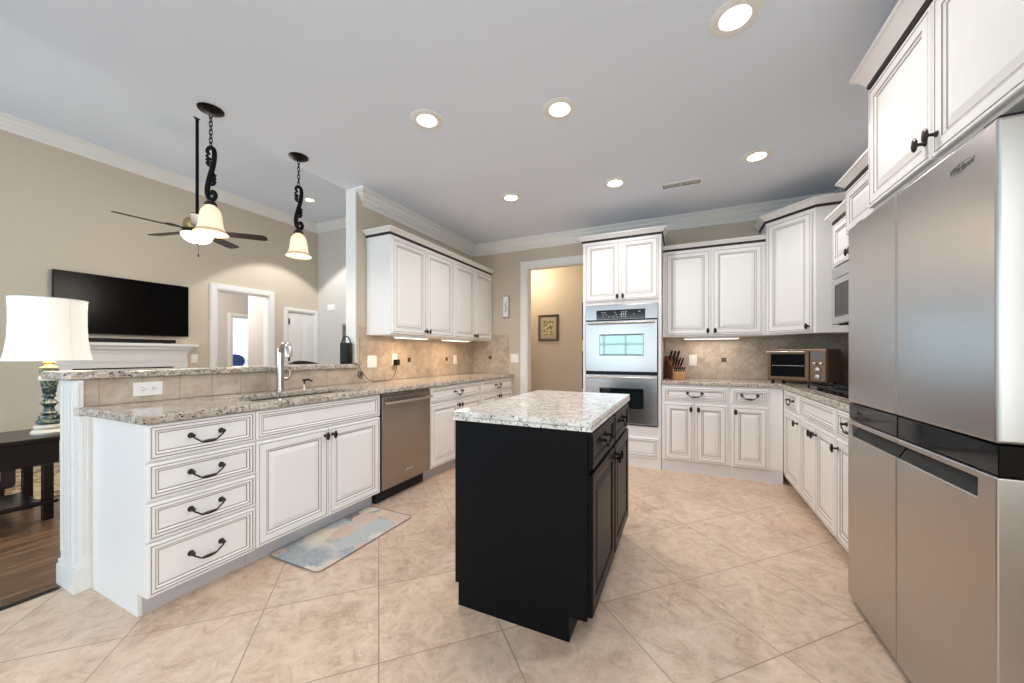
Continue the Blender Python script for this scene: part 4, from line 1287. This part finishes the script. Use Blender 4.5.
b = MB(); b.sweep([(-.61, 0), (-.61, -.10), (.61, -.10), (.61, 0)], [(0, 1.20), (.012, 1.20), (.018, 1.225), (.045, 1.25), (.055, 1.275), (.055, 1.29), (0, 1.29)])
b.box(-.70, .70, -.19, -.0005, 1.2905, 1.325); b.build('mantel_shelf', M['trim'], t, smooth=25)
t = thing('sound_bar', 'long thin black sound bar on the white mantel', 'sound bar', (XT + .12, 2.13, 1.3255), PH)
b = MB(); b.box(-.46, .46, -.035, .035, .008, .052); b.build('housing', M['blackpl'], t, bevel=.006)
for sx in (-.38, .38):
    b = MB(); b.box(sx - .03, sx + .03, -.025, .025, 0, .008); b.build('foot', M['rubber'], t)

# ------------------------------------------------------------------ console table, lamp, rugs, stool
t = thing('console_table', 'dark espresso side table with lower shelf behind the peninsula', 'table', (-4.36, .50, 0), 0)
b = MB(); b.box(-.28, .28, -.58, .58, .565, .60); b.build('tabletop', M['espresso'], t, bevel=.008, seg=3)
b = MB(); b.box(-.235, .235, -.53, .53, .40, .565); b.build('apron', M['espresso'], t, bevel=.003)
for sx in (-1, 1):
    for sy in (-1, 1):
        b = MB(); x, y = sx * .21, sy * .48
        b.box(x - .025, x + .025, y - .025, y + .025, .0, .40); b.build('leg', M['espresso'], t, bevel=.004)
b = MB(); b.box(-.175, .24, -.445, .445, .12, .145); b.box(.242, .26, -.52, .52, .12, .14); b.build('shelf', M['espresso'], t, bevel=.003)

t = thing('table_lamp', 'lit table lamp with white shade and green marble baluster base', 'lamp', (-4.26, 1.015, .6005), 0)
b = MB()
b.lathe([(.0001, 0), (.085, 0), (.09, .015), (.082, .03), (.07, .035), (.076, .05), (.07, .068), (.055, .072)], seg=28); b.build('foot', M['cream'], t, smooth=40)
b = MB(); b.lathe([(.055, .072), (.068, .085), (.062, .10), (.05, .105), (.054, .12), (.048, .135), (.034, .14)], seg=28); b.build('plinth', M['marble'], t, smooth=40)
b = MB(); b.lathe([(.034, .14), (.046, .152), (.03, .165), (.024, .19), (.03, .205), (.047, .225), (.03, .245), (.022, .26), (.036, .275), (.028, .29)], seg=24); b.build('collar', M['marble'], t, smooth=50)
b = MB(); b.lathe([(.028, .29), (.034, .305), (.036, .33), (.042, .37), (.046, .39), (.0001, .392)], seg=24); b.build('column', M['marble'], t, smooth=50)
b = MB(); b.lathe([(.046, .39), (.052, .40), (.05, .415), (.042, .43), (.0001, .43)], seg=24); b.build('upper_ring', M['cream'], t, smooth=50)
b = MB(); b.lathe([(.042, .43), (.046, .455), (.047, .475), (.0001, .478)], seg=24); b.build('vase', M['marble'], t, smooth=50)
b = MB(); b.lathe([(.0001, .478), (.048, .478), (.05, .487), (.03, .495), (.022, .51), (.03, .525), (.016, .535), (.012, .60), (.0001, .60)], seg=24); b.build('socket', M['gold'], t, smooth=50)
b = MB()
prof = [(.213, .538), (.199, .62), (.190, .70), (.186, .80), (.186, .90), (.189, .99), (.186, .99), (.183, .90), (.183, .80), (.187, .70), (.196, .62), (.210, .538)]
b.shell(prof, seg=40); sh = b.build('lamp_shade', M['shade'], t, smooth=60)
b = MB()
for z, r in ((.539, .2135), (.988, .1895)): b.tube([(r * math.cos(a), r * math.sin(a), z) for a in [2 * math.pi * i / 40 for i in range(40)]], .004, 6, closed=True)

for k in range(8):
    a = math.pi * k / 4 + .3
    b.tube([(r * math.cos(a), r * math.sin(a), z) for r, z in ((.2125, .54), (.1985, .62), (.1895, .70), (.1857, .80), (.1857, .90), (.1887, .985))], .0016, 6)
b.build('shade_piping', M['linen'], sh, smooth=60)
b = MB(); b.tube([(-.179, 0, .965), (.179, 0, .965)], .002, 6); b.tube([(0, -.179, .965), (0, .179, .965)], .002, 6); b.tube([(0, 0, .6), (0, 0, .975)], .004, 6); b.build('harp', M['gold'], t)
b = MB(); b.lathe([(.0001, .60), (.016, .61), (.033, .66), (.03, .70), (.0001, .72)], seg=16); b.build('bulb', M['lens'], t, smooth=60)
d = bpy.data.lights.new('lamp_bulb', 'POINT'); d.energy = 14; d.color = (1, .82, .58); d.shadow_soft_size = .05
o = bpy.data.objects.new('lamp_bulb', d); COL.objects.link(o); o.parent = t; o.location = (0.05, 0, .76)

b = MB(); b.box(-6.1, -4.75, .3, 2.5, .0005, .012)
tag(b.build('area_rug', M['arearug'], bevel=.004), 'tan patterned area rug on the wood floor before the fireplace', 'rug')
t = thing('ottoman', 'low dark upholstered ottoman with gray fringed throw behind the table', 'ottoman', (-5.2, .70, .0125), 0)
b = MB(); b.box(-.3, .3, -.36, .30, .09, .33); b.build('cushion', M['fabricdark'], t, bevel=.03, seg=3)
for sx in (-1, 1):
    for sy in (-1, 1):
        b = MB(); b.lathe([(.0001, 0), (.016, 0), (.024, .09), (.0001, .09)], (sx * .25, sy * .26 - .03, 0), 10); b.build('foot', M['espresso'], t)
b = MB(); b.box(-.31, .312, -.37, .22, .331, .345); b.box(.302, .316, -.37, .22, .17, .345)
tw = b.build('throw', mat('gray_throw', S(128, 118, 122), .95), t, bevel=.004)
for i in range(12):
    b = MB(); y = -.35 + i * .05; b.tube([(.31, y, .172), (.312, y, .12)], [.008, .004], 6); b.build('tassel', M['linen'], tw)

t = thing('bar_stool', 'dark bar stool with curved back showing just above the bar top', 'stool', (-3.60, 2.63, 0), R(90))
b = MB(); b.lathe([(.0001, .70), (.17, .70), (.19, .72), (.185, .76), (.14, .775), (.0001, .78)], seg=28); b.build('seat', M['fabricdark'], t, smooth=50)
pts = []
for i in range(15):
    a = R(200 + 140 * i / 14); pts.append((.185 * math.cos(a), -.02 + .19 * math.sin(a) * -1, 0))
b = MB(); n = len(pts)
for zz, r in ((.93, .022), (.99, .026), (1.045, .026)):
    b.tube([(p[0] * 1.02, p[1], zz + .045 * math.sin(math.pi * i / 14)) for i, p in enumerate(pts)], r, 8)
b.build('backrest', M['fabricdark'], t, smooth=60)
for i in (2, 12):
    b = MB(); b.tube([(pts[i][0] * .9, pts[i][1] * .9, .74), (pts[i][0], pts[i][1], .96)], .012, 8); b.build('back_post', M['espresso'], t)
for sx in (-1, 1):
    for sy in (-1, 1):
        b = MB(); b.tube([(sx * .12, sy * .12, .71), (sx * .18, sy * .18, .0)], [.018, .013], 8); b.build('leg', M['espresso'], t)
b = MB(); b.tube([(.165 * math.cos(a) , .165 * math.sin(a), .25) for a in [2 * math.pi * i / 24 for i in range(24)]], .009, 8, closed=True); b.build('foot_ring', M['pewter'], t, smooth=60)

# kitchen mat with rounded corners
def rounded(x0, x1, y0, y1, r, n=6):
    out = []
    for cx, cy, a0 in ((x1 - r, y0 + r, -90), (x1 - r, y1 - r, 0), (x0 + r, y1 - r, 90), (x0 + r, y0 + r, 180)):
        for i in range(n + 1): a = R(a0 + 90 * i / n); out.append((cx + r * math.cos(a), cy + r * math.sin(a)))
    return out
t = thing('kitchen_mat', 'floral printed kitchen mat on the tile before the sink cabinet', 'mat', (0, 0, 0))
b = MB(); b.prism(rounded(-2.218, -1.785, 1.348, 2.115, .035), .0005, .008, 'z'); b.build('pad', M['rug'], t)
b = MB(); b.tube([(x, y, .0075) for x, y in rounded(-2.218, -1.785, 1.348, 2.115, .035)], .0028, 6, closed=True); b.build('edge_piping', M['gray'], t)

# ------------------------------------------------------------------ pictures in the hall
t = thing('framed_picture', 'brown framed botanical print on the tan hall wall', 'picture', (-2.02, 5.749, 1.62), 0)
b = MB(); b.panel(-.175, .175, -.215, .215, [(0, 0, 0), (0, .02, 0), (.006, .026, 0), (.02, .022, 1), (.024, .020, 0), (.042, .012, 0), (.044, .010, 0)], 0); b.build('frame', [M['frame'], M['frameblk']], t)
b = MB(); b.box(-.131, .131, -.0115, -.0101, -.171, .171); b.build('mount', M['mat_paper'], t)
b = MB(); b.box(-.085, .085, -.013, -.0116, -.12, .12); b.build('print', M['print'], t)
for z, lab in ((1.558, 'slim black framed board seen edge-on at the oven tower side, upper of two'), (1.008, 'slim black framed board seen edge-on at the oven tower side, lower of two')):
    t = thing('framed_board', lab, 'picture', (TX0 - .0005, 4.25, z), R(-90))
    b = MB(); b.panel(-.16, .16, -.213, .213, [(0, 0, 0), (0, .018, 0), (.004, .021, 0), (.022, .021, 0), (.026, .012, 0)], 0); b.build('frame', M['frameblk'], t)
    b = MB(); b.box(-.13, .13, -.0145, -.0122, -.185, .185); b.build('print', M['print'], t)
d = bpy.data.lights.new('hall_light', 'POINT'); d.energy = 13; d.color = (1, .84, .62); d.shadow_soft_size = .08
o = bpy.data.objects.new('hall_light', d); COL.objects.link(o); o.location = (-2.25, 5.3, 2.45)

d = bpy.data.lights.new('passage_fill', 'POINT'); d.energy = 55; d.color = (1, .92, .82); d.shadow_soft_size = .1  # added lamp without a fixture, brightens the passage walls
o = bpy.data.objects.new('passage_fill', d); COL.objects.link(o); o.location = (-7.6, 3.3, 2.55)

# ------------------------------------------------------------------ bed in the far bedroom
t = thing('bed', 'white bed glimpsed through the far bedroom doorway', 'bed', (-10.55, 5.75, 0), 0)
b = MB(); b.box(-.75, .9, -.9, .9, .12, .40); b.build('base', M['espresso'], t, bevel=.01)
b = MB(); b.box(-.73, .88, -.88, .88, .40, .80); b.build('mattress', M['linen'], t, bevel=.06, seg=4)
for sx in (-.6, .75):
    for sy in (-.75, .75):
        b = MB(); b.box(sx - .03, sx + .03, sy - .03, sy + .03, 0, .12); b.build('leg', M['espresso'], t)
for i, (x, y, m, lab, s) in enumerate(((-10.1, 5.35, 'navy', 'navy blue pillow propped on the far white bed', 1.0), (-10.35, 5.75, 'linen', 'white pillow behind the navy one on the far bed', 1.15))):
    b = MB(); b.box(-.10 * s, .10 * s, -.28 * s, .28 * s, 0, .42 * s)
    o = b.build('pillow', M[m], subsurf=2); o.location = (x, y, .80 if i == 0 else .80); tag(o, lab, 'pillow')
